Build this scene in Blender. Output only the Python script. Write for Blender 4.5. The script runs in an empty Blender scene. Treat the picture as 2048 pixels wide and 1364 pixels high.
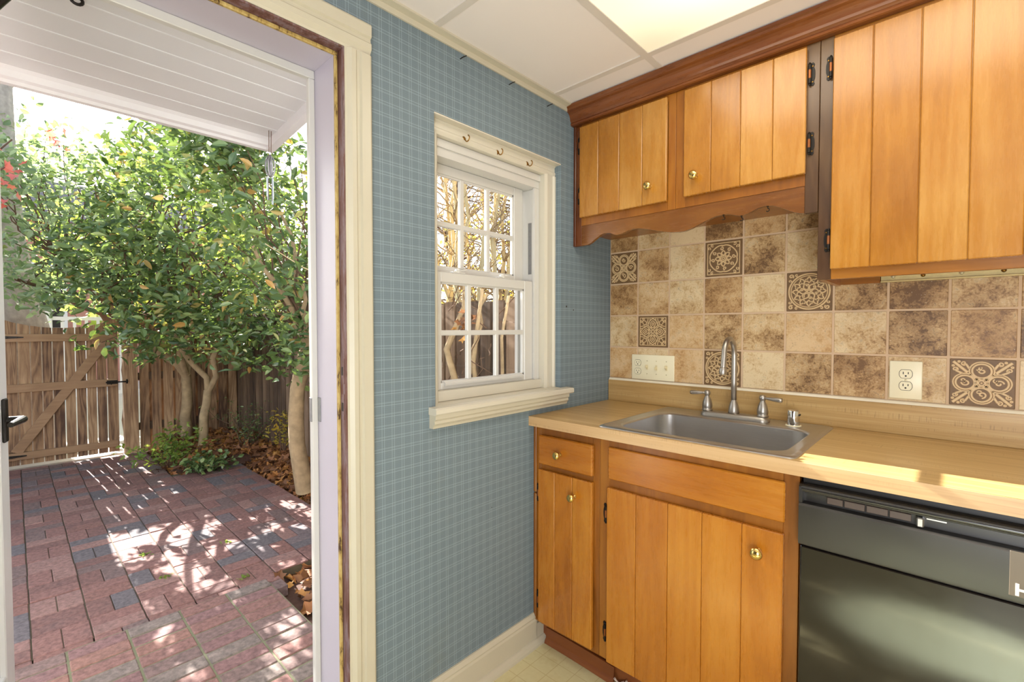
import bpy, bmesh, math, random
import numpy as np
from mathutils import Vector, Matrix
random.seed(7)
C = bpy.context.scene.collection
PI = math.pi

# ------------------------------------------------------------------ colours and node helpers
def lin(c):
    c = c / 255.0
    return c / 12.92 if c <= 0.04045 else ((c + 0.055) / 1.055) ** 2.4
def rgb(r, g, b): return (lin(r), lin(g), lin(b), 1.0)

class NT:
    def __init__(self, name):
        self.m = bpy.data.materials.new(name); self.m.use_nodes = True
        self.t = self.m.node_tree; self.t.nodes.clear()
        self.out = self.n('ShaderNodeOutputMaterial')
    def n(self, typ, **kw):
        x = self.t.nodes.new(typ)
        for k, v in kw.items():
            if hasattr(x, k): setattr(x, k, v)
        return x
    def set(self, sock, v):
        if isinstance(v, bpy.types.NodeSocket): self.t.links.new(v, sock)
        elif v is not None: sock.default_value = v
    def bsdf(self, color=(0.8, 0.8, 0.8, 1), rough=0.5, metal=0.0, coat=0.0, coat_rough=0.1, spec=0.5, normal=None, emit=None, emit_s=0.0):
        b = self.n('ShaderNodeBsdfPrincipled')
        self.set(b.inputs['Base Color'], color); self.set(b.inputs['Roughness'], rough); self.set(b.inputs['Metallic'], metal)
        self.set(b.inputs['Coat Weight'], coat); self.set(b.inputs['Coat Roughness'], coat_rough)
        self.set(b.inputs['Specular IOR Level'], spec)
        if normal is not None: self.set(b.inputs['Normal'], normal)
        if emit is not None:
            self.set(b.inputs['Emission Color'], emit); self.set(b.inputs['Emission Strength'], emit_s)
        return b
    def finish(self, shader):
        self.t.links.new(shader.outputs[0] if hasattr(shader, 'outputs') else shader, self.out.inputs['Surface'])
        return self.m
    def obj(self): return self.n('ShaderNodeTexCoord').outputs['Object']
    def isl(self): return self.n('ShaderNodeNewGeometry').outputs['Random Per Island']
    def math(self, op, a, b=None, c=None):
        x = self.n('ShaderNodeMath', operation=op)
        self.set(x.inputs[0], a)
        if b is not None: self.set(x.inputs[1], b)
        if c is not None: self.set(x.inputs[2], c)
        return x.outputs[0]
    def sep(self, v):
        s = self.n('ShaderNodeSeparateXYZ'); self.set(s.inputs[0], v); return s.outputs
    def comb(self, x=0.0, y=0.0, z=0.0):
        s = self.n('ShaderNodeCombineXYZ'); self.set(s.inputs[0], x); self.set(s.inputs[1], y); self.set(s.inputs[2], z); return s.outputs[0]
    def vadd(self, a, b):
        x = self.n('ShaderNodeVectorMath', operation='ADD'); self.set(x.inputs[0], a); self.set(x.inputs[1], b); return x.outputs[0]
    def mapping(self, v, scale=(1, 1, 1), loc=(0, 0, 0), rot=(0, 0, 0)):
        x = self.n('ShaderNodeMapping'); self.set(x.inputs['Vector'], v)
        x.inputs['Scale'].default_value = scale; self.set(x.inputs['Location'], loc); x.inputs['Rotation'].default_value = rot
        return x.outputs[0]
    def noise(self, v, scale=5, detail=4, rough=0.55, dist=0.0):
        x = self.n('ShaderNodeTexNoise'); self.set(x.inputs['Vector'], v)
        self.set(x.inputs['Scale'], scale); x.inputs['Detail'].default_value = detail
        x.inputs['Roughness'].default_value = rough; x.inputs['Distortion'].default_value = dist
        return x.outputs['Fac']
    def voro(self, v, scale=5, feature='F1'):
        x = self.n('ShaderNodeTexVoronoi', feature=feature); self.set(x.inputs['Vector'], v); x.inputs['Scale'].default_value = scale
        return x.outputs['Distance']
    def ramp(self, f, stops, interp='LINEAR'):
        x = self.n('ShaderNodeValToRGB'); self.set(x.inputs[0], f); cr = x.color_ramp; cr.interpolation = interp
        while len(cr.elements) < len(stops): cr.elements.new(0.5)
        for e, (p, c) in zip(cr.elements, stops): e.position = p; e.color = c
        return x.outputs[0]
    def mix(self, f, a, b, blend='MIX'):
        x = self.n('ShaderNodeMix', data_type='RGBA', blend_type=blend)
        self.set(x.inputs[0], f); self.set(x.inputs[6], a); self.set(x.inputs[7], b)
        return x.outputs[2]
    def rng(self, v, a, b, c=0.0, d=1.0, smooth=False):
        x = self.n('ShaderNodeMapRange'); self.set(x.inputs[0], v)
        if smooth: x.interpolation_type = 'SMOOTHSTEP'
        for i, k in enumerate((a, b, c, d)): x.inputs[1 + i].default_value = k
        return x.outputs[0]
    def bump(self, h, strength=0.3, dist=0.002):
        x = self.n('ShaderNodeBump'); x.inputs['Strength'].default_value = strength; x.inputs['Distance'].default_value = dist
        self.set(x.inputs['Height'], h); return x.outputs[0]

def plain(name, c, rough=0.5, metal=0.0, coat=0.0, spec=0.5, var=0.06, nscale=12, bump=0.0):
    t = NT(name); o = t.obj()
    f = t.noise(o, nscale, 4)
    lo = tuple(x * (1 - var) for x in c[:3]) + (1,); hi = tuple(min(1, x * (1 + var)) for x in c[:3]) + (1,)
    col = t.mix(f, lo, hi)
    nrm = t.bump(t.noise(o, nscale * 8, 3), bump, 0.001) if bump else None
    return t.finish(t.bsdf(col, rough, metal, coat, normal=nrm, spec=spec))

def wood(name, dark, mid, light, axis='Z', scale=1.0, rough=0.32, coat=0.25, isl_amt=0.25, ring=9.0, blot=0.5, k=1.0):
    """planks: every island gets its own stretch of grain and its own shade"""
    t = NT(name); o = t.obj(); r = t.isl()
    off = t.comb(t.math('MULTIPLY', r, 37.0), t.math('MULTIPLY', r, 91.0), t.math('MULTIPLY', r, 53.0))
    v = t.vadd(o, off)
    sc = {'Z': (1, 1, 0.10), 'X': (0.10, 1, 1), 'Y': (1, 0.10, 1)}[axis]
    sc = tuple(s * scale for s in sc)
    g = t.mapping(v, sc)
    base = t.noise(g, 6.0, 3, 0.5, 0.6)
    rings = t.math('FRACT', t.math('MULTIPLY', base, ring))
    rings = t.math('ABSOLUTE', t.math('SUBTRACT', rings, 0.5))          # 0..0.5 soft growth rings
    fine = t.noise(t.mapping(v, tuple(s * 14 for s in sc)), 9.0, 3, 0.6)
    big = t.noise(v, 3.5, 2, 0.5)
    f = t.math('ADD', t.math('MULTIPLY', t.math('SUBTRACT', rings, 0.25), 0.26 * k), t.math('MULTIPLY', t.math('SUBTRACT', fine, 0.5), 0.17 * k))
    f = t.math('ADD', f, t.math('MULTIPLY', t.math('SUBTRACT', big, 0.5), blot))
    f = t.math('ADD', f, t.math('MULTIPLY', t.math('SUBTRACT', r, 0.5), isl_amt))
    f = t.math('ADD', f, 0.51)
    col = t.ramp(f, [(0.15, dark), (0.5, mid), (0.85, light)])
    nrm = t.bump(fine, 0.08, 0.001)
    ro = t.rng(fine, 0.2, 0.8, rough * 0.85, rough * 1.25)
    return t.finish(t.bsdf(col, ro, 0, coat, 0.18, normal=nrm))

# ------------------------------------------------------------------ mesh builder
class MB:
    def __init__(self): self.bm = bmesh.new(); self.mi = 0
    def _face(self, vs):
        try:
            f = self.bm.faces.new(vs); f.material_index = self.mi; return f
        except ValueError: return None
    def hexa(self, P):
        v = [self.bm.verts.new(p) for p in P]
        fs = [self._face([v[i] for i in q]) for q in ((0, 3, 2, 1), (4, 5, 6, 7), (0, 1, 5, 4), (1, 2, 6, 5), (2, 3, 7, 6), (3, 0, 4, 7))]
        return v, fs
    def box(self, x0, x1, y0, y1, z0, z1, bev=0.0, seg=1):
        v, fs = self.hexa([(x0, y0, z0), (x1, y0, z0), (x1, y1, z0), (x0, y1, z0), (x0, y0, z1), (x1, y0, z1), (x1, y1, z1), (x0, y1, z1)])
        if bev:
            es = set(e for f in fs for e in f.edges)
            r = bmesh.ops.bevel(self.bm, geom=list(es), offset=bev, segments=seg, affect='EDGES', profile=0.5)
            for f in r['faces']: f.material_index = self.mi
        return self
    def obox(self, c, ax, ay, az, bev=0.0):
        """box with centre c and three half-axis vectors"""
        c = Vector(c); ax = Vector(ax); ay = Vector(ay); az = Vector(az)
        P = [c - ax - ay - az, c + ax - ay - az, c + ax + ay - az, c - ax + ay - az, c - ax - ay + az, c + ax - ay + az, c + ax + ay + az, c - ax + ay + az]
        v, fs = self.hexa(P)
        if bev:
            es = set(e for f in fs for e in f.edges)
            r = bmesh.ops.bevel(self.bm, geom=list(es), offset=bev, segments=1, affect='EDGES', profile=0.5)
            for f in r['faces']: f.material_index = self.mi
        return self
    def extrude(self, prof, axis, a, b, caps=True):
        """closed profile (list of 2-D points) swept along one axis from a to b"""
        def P(p, t):
            return {'X': (t, p[0], p[1]), 'Y': (p[0], t, p[1]), 'Z': (p[0], p[1], t)}[axis]
        A = [self.bm.verts.new(P(p, a)) for p in prof]; B = [self.bm.verts.new(P(p, b)) for p in prof]
        n = len(prof)
        for i in range(n): self._face([A[i], A[(i + 1) % n], B[(i + 1) % n], B[i]])
        if caps: self._face(A[::-1]); self._face(B)
        return self
    def loft(self, loops, close=True, cap0=False, cap1=False):
        R = [[self.bm.verts.new(p) for p in L] for L in loops]
        for a, b in zip(R, R[1:]):
            n = len(a)
            for i in range(n if close else n - 1): self._face([a[i], a[(i + 1) % n], b[(i + 1) % n], b[i]])
        if cap0: self._face(R[0][::-1])
        if cap1: self._face(R[-1])
        return self
    def tube(self, pts, r, seg=10, caps=True):
        pts = [Vector(p) for p in pts]; n = len(pts)
        rs = r if isinstance(r, (list, tuple)) else [r] * n
        up = None; loops = []
        for i, p in enumerate(pts):
            d = (pts[min(i + 1, n - 1)] - pts[max(i - 1, 0)])
            if d.length < 1e-9: d = Vector((0, 0, 1))
            d.normalize()
            if up is None:
                up = d.orthogonal().normalized()
            else:
                up = up - d * up.dot(d)
                up = up.normalized() if up.length > 1e-6 else d.orthogonal().normalized()
            s = d.cross(up)
            loops.append([p + (up * math.cos(2 * PI * k / seg) + s * math.sin(2 * PI * k / seg)) * rs[i] for k in range(seg)])
        return self.loft(loops, True, caps, caps)
    def lathe(self, prof, origin, axis=(0, 0, 1), seg=20):
        """prof: (radius, height along the axis)"""
        ax = Vector(axis).normalized(); u = ax.orthogonal().normalized(); w = ax.cross(u); o = Vector(origin)
        loops = [[o + ax * h + (u * math.cos(2 * PI * k / seg) + w * math.sin(2 * PI * k / seg)) * max(r, 1e-5) for k in range(seg)] for r, h in prof]
        return self.loft(loops, True, True, True)
    def ribbon(self, pts, w, h, place, closed=False):
        """raised flat band along a 2-D polyline; place(u,v,h) -> 3-D"""
        n = len(pts); L = []; Rr = []; Lb = []; Rb = []
        for i in range(n):
            a = pts[(i - 1) % n] if closed else pts[max(i - 1, 0)]
            b = pts[(i + 1) % n] if closed else pts[min(i + 1, n - 1)]
            dx, dy = b[0] - a[0], b[1] - a[1]; l = math.hypot(dx, dy) or 1
            nx, ny = -dy / l * w / 2, dx / l * w / 2
            x, y = pts[i]
            L.append(self.bm.verts.new(place(x + nx * 0.6, y + ny * 0.6, h))); Rr.append(self.bm.verts.new(place(x - nx * 0.6, y - ny * 0.6, h)))
            Lb.append(self.bm.verts.new(place(x + nx, y + ny, 0))); Rb.append(self.bm.verts.new(place(x - nx, y - ny, 0)))
        for i in range(n if closed else n - 1):
            j = (i + 1) % n
            self._face([L[i], L[j], Rr[j], Rr[i]]); self._face([Lb[i], Lb[j], L[j], L[i]]); self._face([Rr[i], Rr[j], Rb[j], Rb[i]])
        return self
    def build(self, name, mats, parent=None, smooth=False, auto=None, loc=None):
        bm = self.bm
        bmesh.ops.recalc_face_normals(bm, faces=bm.faces[:])
        me = bpy.data.meshes.new(name); bm.to_mesh(me); bm.free()
        return link(name, me, mats, parent, smooth, auto, loc)

def link(name, me, mats, parent=None, smooth=False, auto=None, loc=None):
    for m in (mats if isinstance(mats, (list, tuple)) else [mats]): me.materials.append(m)
    if smooth or auto:
        me.polygons.foreach_set('use_smooth', [True] * len(me.polygons))
        if auto:
            me.set_sharp_from_angle(angle=math.radians(auto))
    o = bpy.data.objects.new(name, me); C.objects.link(o)
    if parent is not None:
        o.parent = parent; p = parent; off = Vector((0, 0, 0))
        while p is not None: off += p.location; p = p.parent
        o.location = -off
    elif loc is not None:
        me.transform(Matrix.Translation(-Vector(loc))); o.location = loc
    return o

def tag(o, label=None, cat=None, group=None, kind=None):
    if label: o['label'] = label
    if cat: o['category'] = cat
    if group: o['group'] = group
    if kind: o['kind'] = kind
    return o
def thing(name, label, cat, loc, group=None):
    o = bpy.data.objects.new(name, None); C.objects.link(o); o.location = loc
    return tag(o, label, cat, group)
def struct(o): o['kind'] = 'structure'; return o
def sroot(name, loc=(0, 0, 0)):
    o = bpy.data.objects.new(name, None); C.objects.link(o); o.location = loc; o['kind'] = 'structure'; return o
def dup(root, loc, label=None):
    r = root.copy(); C.objects.link(r); r.location = loc
    if label: r['label'] = label
    for ch in list(root.children):
        c = ch.copy(); C.objects.link(c); c.parent = r
        for g in ch.children:
            d = g.copy(); C.objects.link(d); d.parent = c
    return r
def sub(o):
    """let the next level hang on a part: its parts keep world coordinates"""
    return o

# ------------------------------------------------------------------ materials
def m_wallpaper():
    t = NT('blue_plaid_wallpaper'); o = t.obj(); x, y, z = t.sep(o)
    h = t.math('ADD', x, y)
    def lines(c):
        m = t.math('MULTIPLY', t.math('FRACT', t.math('ADD', t.math('DIVIDE', c, 0.0345), 100.3)), 0.0345)
        d = t.math('MINIMUM', t.math('ABSOLUTE', t.math('SUBTRACT', m, 0.009)), t.math('ABSOLUTE', t.math('SUBTRACT', m, 0.0172)))
        l = t.rng(d, 0.0004, 0.0018, 1, 0, True)
        f = t.math('SINE', t.math('MULTIPLY', c, 2 * PI / 0.0058))
        return l, f
    lh, fh = lines(h); lv, fv = lines(z)
    lw = t.math('MINIMUM', t.math('ADD', lh, lv), 1.35)
    weave = t.math('MULTIPLY', t.math('ADD', fh, fv), 0.035)
    big = t.noise(o, 1.7, 4, 0.6)
    base = t.mix(big, rgb(99, 114, 124), rgb(115, 128, 135))
    base = t.mix(t.math('ADD', 0.1, weave), base, rgb(150, 170, 178))
    col = t.mix(t.math('MULTIPLY', lw, 0.26), base, rgb(176, 196, 206))
    # stains and two old screw holes
    st = t.rng(t.noise(o, 3.1, 5, 0.7), 0.6, 0.8, 0, 0.35)
    col = t.mix(st, col, rgb(118, 124, 112))
    for (hy, hz, rr) in ((-0.362, 1.362, 0.005), (-0.310, 1.348, 0.0038), (-0.82, 0.60, 0.002)):
        dd = t.math('SQRT', t.math('ADD', t.math('POWER', t.math('SUBTRACT', y, hy), 2.0), t.math('POWER', t.math('SUBTRACT', z, hz), 2.0)))
        col = t.mix(t.rng(dd, rr * 0.7, rr, 1, 0), col, rgb(45, 36, 28))
    return t.finish(t.bsdf(col, 0.62, spec=0.3))
M = {}
M['wallpaper'] = m_wallpaper()
M['cream'] = plain('cream_paint', rgb(208, 202, 186), 0.38, var=0.03, nscale=6)
M['cream2'] = plain('aged_cream_paint', rgb(197, 190, 170), 0.38, var=0.04, nscale=9)
M['white'] = plain('white_paint', rgb(226, 225, 226), 0.42, var=0.02, nscale=8)
M['vinyl'] = plain('white_vinyl', rgb(208, 206, 201), 0.3, var=0.015, nscale=5)
M['jamb'] = plain('cool_white_paint', rgb(190, 184, 196), 0.4, var=0.03, nscale=7)
M['ceil'] = plain('ceiling_panel', rgb(236, 228, 224), 0.7, var=0.025, nscale=3, bump=0.1)
M['grid'] = plain('ceiling_grid', rgb(214, 206, 198), 0.5, var=0.02)
M['drywall'] = plain('cream_wall_paint', rgb(214, 205, 188), 0.6, var=0.03, nscale=3)
M['door_wood'] = wood('amber_birch', rgb(138, 82, 20), rgb(172, 114, 38), rgb(196, 146, 74), 'Z', 1.0, 0.26, 0.45, 0.22, blot=0.55)
M['base_wood'] = wood('orange_birch', rgb(140, 76, 12), rgb(180, 110, 24), rgb(202, 138, 48), 'Z', 1.0, 0.27, 0.45, 0.2, blot=0.5)
M['base_wood_h'] = wood('orange_birch_level_grain', rgb(138, 74, 12), rgb(176, 106, 24), rgb(198, 134, 48), 'X', 1.0, 0.27, 0.45, 0.2, blot=0.5)
M['frame_wood'] = wood('brown_frame_wood', rgb(104, 56, 8), rgb(148, 88, 20), rgb(180, 120, 42), 'Z', 1.0, 0.3, 0.35, 0.3, blot=0.6)
M['rail_wood'] = wood('brown_rail_wood', rgb(112, 66, 12), rgb(156, 98, 26), rgb(186, 126, 50), 'X', 1.0, 0.3, 0.35, 0.3, blot=0.6)
M['dark_wood'] = wood('dark_stained_wood', rgb(46, 28, 14), rgb(74, 48, 26), rgb(102, 74, 44), 'Z', 1.0, 0.34, 0.3, 0.3, blot=0.8)
M['crown_wood'] = wood('red_brown_moulding', rgb(66, 28, 6), rgb(102, 50, 15), rgb(140, 82, 36), 'X', 1.0, 0.28, 0.4, 0.2, blot=0.5)
M['valance_wood'] = wood('valance_wood', rgb(76, 40, 8), rgb(114, 66, 20), rgb(144, 94, 40), 'X', 1.0, 0.25, 0.4, 0.2, blot=0.7)
M['brass'] = plain('polished_brass', rgb(226, 196, 120), 0.16, 1.0, var=0.06)
M['old_brass'] = plain('aged_brass', rgb(150, 112, 52), 0.35, 1.0, var=0.2, nscale=60)
M['copper'] = plain('copper_wear', rgb(150, 92, 54), 0.4, 0.8, var=0.2, nscale=120)
M['iron'] = plain('black_iron', rgb(38, 34, 30), 0.42, 0.6, var=0.2, nscale=60)
M['ivory'] = plain('ivory_plastic', rgb(240, 232, 200), 0.33, var=0.02)
M['ivory2'] = plain('ivory_toggle', rgb(228, 214, 170), 0.3, var=0.03)
M['slot'] = plain('dark_slot', rgb(34, 26, 20), 0.6)
M['screw'] = plain('screw_head', rgb(205, 195, 160), 0.35, 0.4)
def m_steel(name, c, rough, axis):
    t = NT(name); o = t.obj()
    sc = {'X': (3, 120, 120), 'Z': (120, 120, 4)}[axis]
    f = t.noise(t.mapping(o, sc), 4, 3, 0.6)
    col = t.mix(f, tuple(v * 0.82 for v in c[:3]) + (1,), c)
    return t.finish(t.bsdf(col, t.rng(f, 0.2, 0.8, rough * 0.75, rough * 1.3), 1.0))
M['steel'] = m_steel('brushed_steel', rgb(206, 204, 202), 0.34, 'X')
M['nickel'] = m_steel('brushed_nickel', rgb(186, 180, 172), 0.36, 'Z')
M['chrome'] = plain('chrome', rgb(225, 224, 222), 0.08, 1.0, var=0.02)
def m_black_gloss():
    t = NT('black_appliance'); o = t.obj()
    sm = t.noise(t.mapping(o, (1, 1, 2.2)), 3.2, 5, 0.62)
    fine = t.noise(o, 260, 2, 0.5)
    ro = t.rng(sm, 0.3, 0.75, 0.05, 0.20)
    col = t.mix(t.rng(sm, 0.4, 0.75), rgb(13, 10, 9), rgb(26, 21, 18))
    b = t.bsdf(col, ro, 0, 1.0, 0.05, normal=t.bump(fine, 0.03, 0.0006)); b.inputs['IOR'].default_value = 1.6; b.inputs['Coat Weight'].default_value = .35
    return t.finish(b)
M['dw_door'] = m_black_gloss()
def m_panel():
    t = NT('charcoal_plastic'); o = t.obj()
    sm = t.noise(t.mapping(o, (2, 1, 1)), 3.0, 4, 0.6)
    col = t.mix(sm, rgb(28, 26, 25), rgb(48, 45, 42))
    return t.finish(t.bsdf(col, t.rng(sm, 0.3, 0.7, 0.28, 0.42), spec=0.7))
M['dw_panel'] = m_panel()
M['dw_dark'] = plain('black_recess', rgb(26, 23, 21), 0.4)
M['dw_lip'] = plain('dark_glossy_lip', rgb(48, 47, 46), 0.14, 0.2, spec=0.9)
M['dw_button'] = plain('taupe_button', rgb(84, 70, 63), 0.4)
M['dw_badge'] = plain('brown_badge', rgb(104, 93, 80), 0.38, 0.3)
M['white_ink'] = plain('white_letter', rgb(236, 230, 218), 0.4)
def m_laminate(name, a, b, c):
    t = NT(name); o = t.obj()
    str_ = t.noise(t.mapping(o, (0.35, 14, 14)), 3.0, 5, 0.65)
    fib = t.noise(t.mapping(o, (1.2, 60, 60)), 4.0, 3, 0.6)
    tick = t.rng(t.noise(t.mapping(o, (190, 6, 9)), 2.0, 2, 0.5), 0.56, 0.70)
    band = t.rng(t.noise(t.mapping(o, (0.8, 9, 24)), 2.0, 2, 0.5), 0.55, 0.66)
    f = t.math('ADD', t.math('MULTIPLY', str_, 0.7), t.math('MULTIPLY', fib, 0.4))
    col = t.ramp(f, [(0.28, a), (0.55, b), (0.8, c)])
    col = t.mix(t.math('MULTIPLY', t.math('MULTIPLY', tick, band), 0.55), col, rgb(130, 100, 62))
    return t.finish(t.bsdf(col, 0.36, coat=0.1, spec=0.45))
M['laminate'] = m_laminate('butcher_block_laminate', rgb(158, 126, 76), rgb(186, 152, 98), rgb(204, 176, 126))
M['laminate_edge'] = m_laminate('laminate_front_edge', rgb(182, 142, 98), rgb(202, 165, 119), rgb(216, 184, 140))
M['caulk'] = plain('white_caulk', rgb(232, 222, 198), 0.5)
def m_tile(name='tumbled_stone_tile'):
    t = NT(name); o = t.obj(); r = t.isl()
    v = t.vadd(o, t.comb(t.math('MULTIPLY', r, 71.0), 0.0, t.math('MULTIPLY', r, 43.0)))
    big = t.noise(v, 9, 3, 0.55); med = t.noise(v, 42, 7, 0.78, 0.5); fine = t.noise(v, 170, 3, 0.65)
    f = t.math('ADD', t.math('MULTIPLY', big, 0.55), t.math('MULTIPLY', med, 0.65))
    f = t.math('ADD', f, t.math('MULTIPLY', t.math('SUBTRACT', fine, 0.5), 0.30))
    r2 = t.math('FRACT', t.math('MULTIPLY', r, 7.31))
    f = t.math('ADD', f, t.math('MULTIPLY', t.math('SUBTRACT', r2, 0.60), 0.26))
    col = t.ramp(f, [(0.37, rgb(104, 76, 48)), (0.46, rgb(158, 124, 82)), (0.55, rgb(196, 164, 118)), (0.68, rgb(222, 200, 160))])
    col = t.mix(t.math('MULTIPLY', t.rng(t.math('FRACT', t.math('MULTIPLY', r, 3.77)), 0.45, 1.0), 0.35), col, rgb(196, 142, 82))
    pit = t.math('MULTIPLY', t.rng(med, 0.54, 0.64), t.rng(fine, 0.42, 0.54))
    pit = t.math('MULTIPLY', pit, t.rng(r2, 0.0, 1.0, 1.0, 0.35))
    col = t.mix(t.math('MULTIPLY', pit, 0.75), col, rgb(84, 58, 38))
    spk = t.rng(t.noise(v, 210, 2, 0.5), 0.70, 0.76)
    col = t.mix(t.math('MULTIPLY', spk, 0.5), col, rgb(240, 224, 196))
    return t.finish(t.bsdf(col, 0.42, spec=0.4, normal=t.bump(t.math('SUBTRACT', fine, pit), 0.25, 0.0012)))
M['tile'] = m_tile()
M['tile_dark'] = plain('dark_tile_ground', rgb(116, 88, 56), 0.5, var=0.35, nscale=55)
M['tile_relief'] = plain('pale_tile_relief', rgb(214, 184, 138), 0.45, var=0.12, nscale=50)
M['grout'] = plain('pinkish_grout', rgb(208, 180, 148), 0.75, var=0.06, nscale=30)
def m_floor():
    t = NT('vinyl_floor'); o = t.obj(); x, y, z = t.sep(o)
    def ln(c):
        m = t.math('ABSOLUTE', t.math('SUBTRACT', t.math('FRACT', t.math('ADD', t.math('DIVIDE', c, 0.0765), 100.0)), 0.5))
        return t.rng(m, 0.475, 0.49, 0, 1)
    l = t.math('MAXIMUM', ln(x), ln(y))
    n = t.noise(o, 60, 4, 0.6)
    base = t.mix(n, rgb(206, 196, 148), rgb(218, 210, 170))
    dirt = t.rng(t.noise(o, 7, 5, 0.7), 0.55, 0.75, 0, 0.4)
    base = t.mix(dirt, base, rgb(186, 158, 96))
    col = t.mix(t.math('MULTIPLY', l, 0.55), base, rgb(178, 158, 104))
    return t.finish(t.bsdf(col, 0.3, spec=0.5))
M['floor'] = m_floor()
def m_glass():
    t = NT('clear_glass')
    fr = t.n('ShaderNodeFresnel'); fr.inputs[0].default_value = 1.45
    tr = t.n('ShaderNodeBsdfTransparent'); tr.inputs[0].default_value = (0.96, 0.98, 0.97, 1)
    gl = t.n('ShaderNodeBsdfGlossy'); gl.inputs['Roughness'].default_value = 0.02
    mx = t.n('ShaderNodeMixShader')
    t.t.links.new(fr.outputs[0], mx.inputs[0]); t.t.links.new(tr.outputs[0], mx.inputs[1]); t.t.links.new(gl.outputs[0], mx.inputs[2])
    return t.finish(mx)
M['glass'] = m_glass()
def m_diffuser():
    t = NT('lit_cream_diffuser'); o = t.obj(); x, y, z = t.sep(o)
    dx = t.rng(t.math('ABSOLUTE', t.math('SUBTRACT', x, 1.05)), 0.2, 0.62, 1, 0.42, True)
    dy = t.rng(t.math('ABSOLUTE', t.math('SUBTRACT', y, -0.80)), 0.06, 0.31, 1, 0.55, True)
    s = t.math('MULTIPLY', t.math('MULTIPLY', dx, dy), 1.5)
    b = t.bsdf(rgb(235, 228, 196), 0.5, emit=(1.0, 0.93, 0.74, 1), emit_s=0.0)
    t.set(b.inputs['Emission Strength'], s)
    return t.finish(b)
M['diffuser'] = m_diffuser()
def m_worn():
    t = NT('worn_brown_paint'); o = t.obj()
    f = t.noise(t.mapping(o, (40, 40, 6)), 1.0, 5, 0.7)
    col = t.ramp(f, [(0.3, rgb(78, 44, 30)), (0.48, rgb(112, 78, 72)), (0.56, rgb(128, 108, 112)), (0.66, rgb(92, 62, 50))])
    return t.finish(t.bsdf(col, 0.6, normal=t.bump(f, 0.5, 0.003)))
M['worn'] = m_worn()
def m_strip():
    t = NT('yellowed_weatherstrip'); o = t.obj()
    f = t.noise(t.mapping(o, (60, 60, 18)), 1.0, 5, 0.7)
    col = t.ramp(f, [(0.36, rgb(70, 44, 18)), (0.46, rgb(176, 148, 84)), (0.7, rgb(206, 184, 122))])
    return t.finish(t.bsdf(col, 0.6))
M['strip'] = m_strip()
M['zinc'] = plain('zinc_plate', rgb(150, 150, 152), 0.4, 0.7, var=0.25, nscale=60)
M['corner_wood'] = wood('dark_red_brown_stile', rgb(60, 26, 6), rgb(94, 46, 14), rgb(124, 70, 28), 'Z', 1.0, 0.28, 0.4, 0.2)
M['kick'] = wood('scuffed_brown_kick', rgb(84, 42, 18), rgb(126, 68, 30), rgb(156, 98, 52), 'X', 1.0, 0.45, 0.1, 0.2)
M['rail_metal'] = plain('yellowed_metal_strip', rgb(200, 182, 126), 0.45, 0.2, var=0.3, nscale=45)
# outdoors
def m_brick(name, cols):
    t = NT(name); o = t.obj(); r = t.isl()
    base = t.ramp(r, cols, 'CONSTANT')
    n = t.noise(o, 45, 5, 0.65); b = t.noise(o, 6, 3, 0.5)
    col = t.mix(t.rng(n, 0.3, 0.75), tuple(c for c in (0.55, 0.55, 0.55, 1)), (1.25, 1.2, 1.2, 1))
    col = t.mix(1.0, base, col, 'MULTIPLY')
    col = t.mix(t.rng(b, 0.55, 0.8, 0, 0.3), col, rgb(96, 90, 92))
    return t.finish(t.bsdf(col, 0.8, spec=0.25, normal=t.bump(n, 0.5, 0.004)))
M['brick'] = m_brick('patio_brick', [(0.0, rgb(150, 114, 107)), (0.2, rgb(138, 106, 100)), (0.36, rgb(160, 127, 119)), (0.52, rgb(132, 112, 108)), (0.66, rgb(120, 114, 116)), (0.76, rgb(147, 111, 103)), (0.9, rgb(130, 118, 119))])
M['brick2'] = m_brick('landing_brick', [(0.0, rgb(156, 120, 112)), (0.25, rgb(144, 122, 116)), (0.45, rgb(164, 126, 114)), (0.6, rgb(144, 132, 124)), (0.8, rgb(150, 118, 115))])
M['joint'] = plain('mossy_joint', rgb(92, 84, 66), 0.95, var=0.4, nscale=20)
M['mortar'] = plain('green_grey_mortar', rgb(128, 128, 100), 0.9, var=0.25, nscale=25)
M['soil'] = plain('dark_mulch', rgb(92, 66, 54), 0.95, var=0.5, nscale=40, bump=0.6)
M['concrete'] = plain('pale_concrete', rgb(205, 200, 192), 0.8, var=0.08, nscale=8)
M['fence'] = wood('weathered_fence', rgb(84, 60, 46), rgb(146, 114, 84), rgb(186, 154, 118), 'Z', 0.9, 0.8, 0.0, 0.42, 12.0, 0.6, 2.6)
M['gate_rail'] = wood('weathered_rail', rgb(104, 80, 60), rgb(148, 116, 86), rgb(178, 146, 112), 'Y', 0.9, 0.8, 0.0, 0.3, 8.0, 0.4)
M['fence2'] = wood('grey_brown_fence', rgb(66, 52, 42), rgb(108, 87, 69), rgb(142, 118, 95), 'Z', 0.9, 0.85, 0.0, 0.5, 9.0, 0.5, 1.6)
M['bark'] = plain('tan_bark', rgb(166, 144, 110), 0.9, var=0.6, nscale=14, bump=0.6)
M['bark_dark'] = plain('dark_bark', rgb(104, 80, 62), 0.9, var=0.4, nscale=18, bump=0.6)
M['bark_grey'] = plain('grey_bark', rgb(168, 160, 154), 0.95, var=0.5, nscale=16, bump=1.0)
M['bark_pale'] = plain('pale_smooth_bark', rgb(222, 200, 152), 0.8, var=0.25, nscale=9)
M['beadboard'] = plain('white_beadboard', rgb(212, 212, 212), 0.5, var=0.015, nscale=4)
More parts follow.
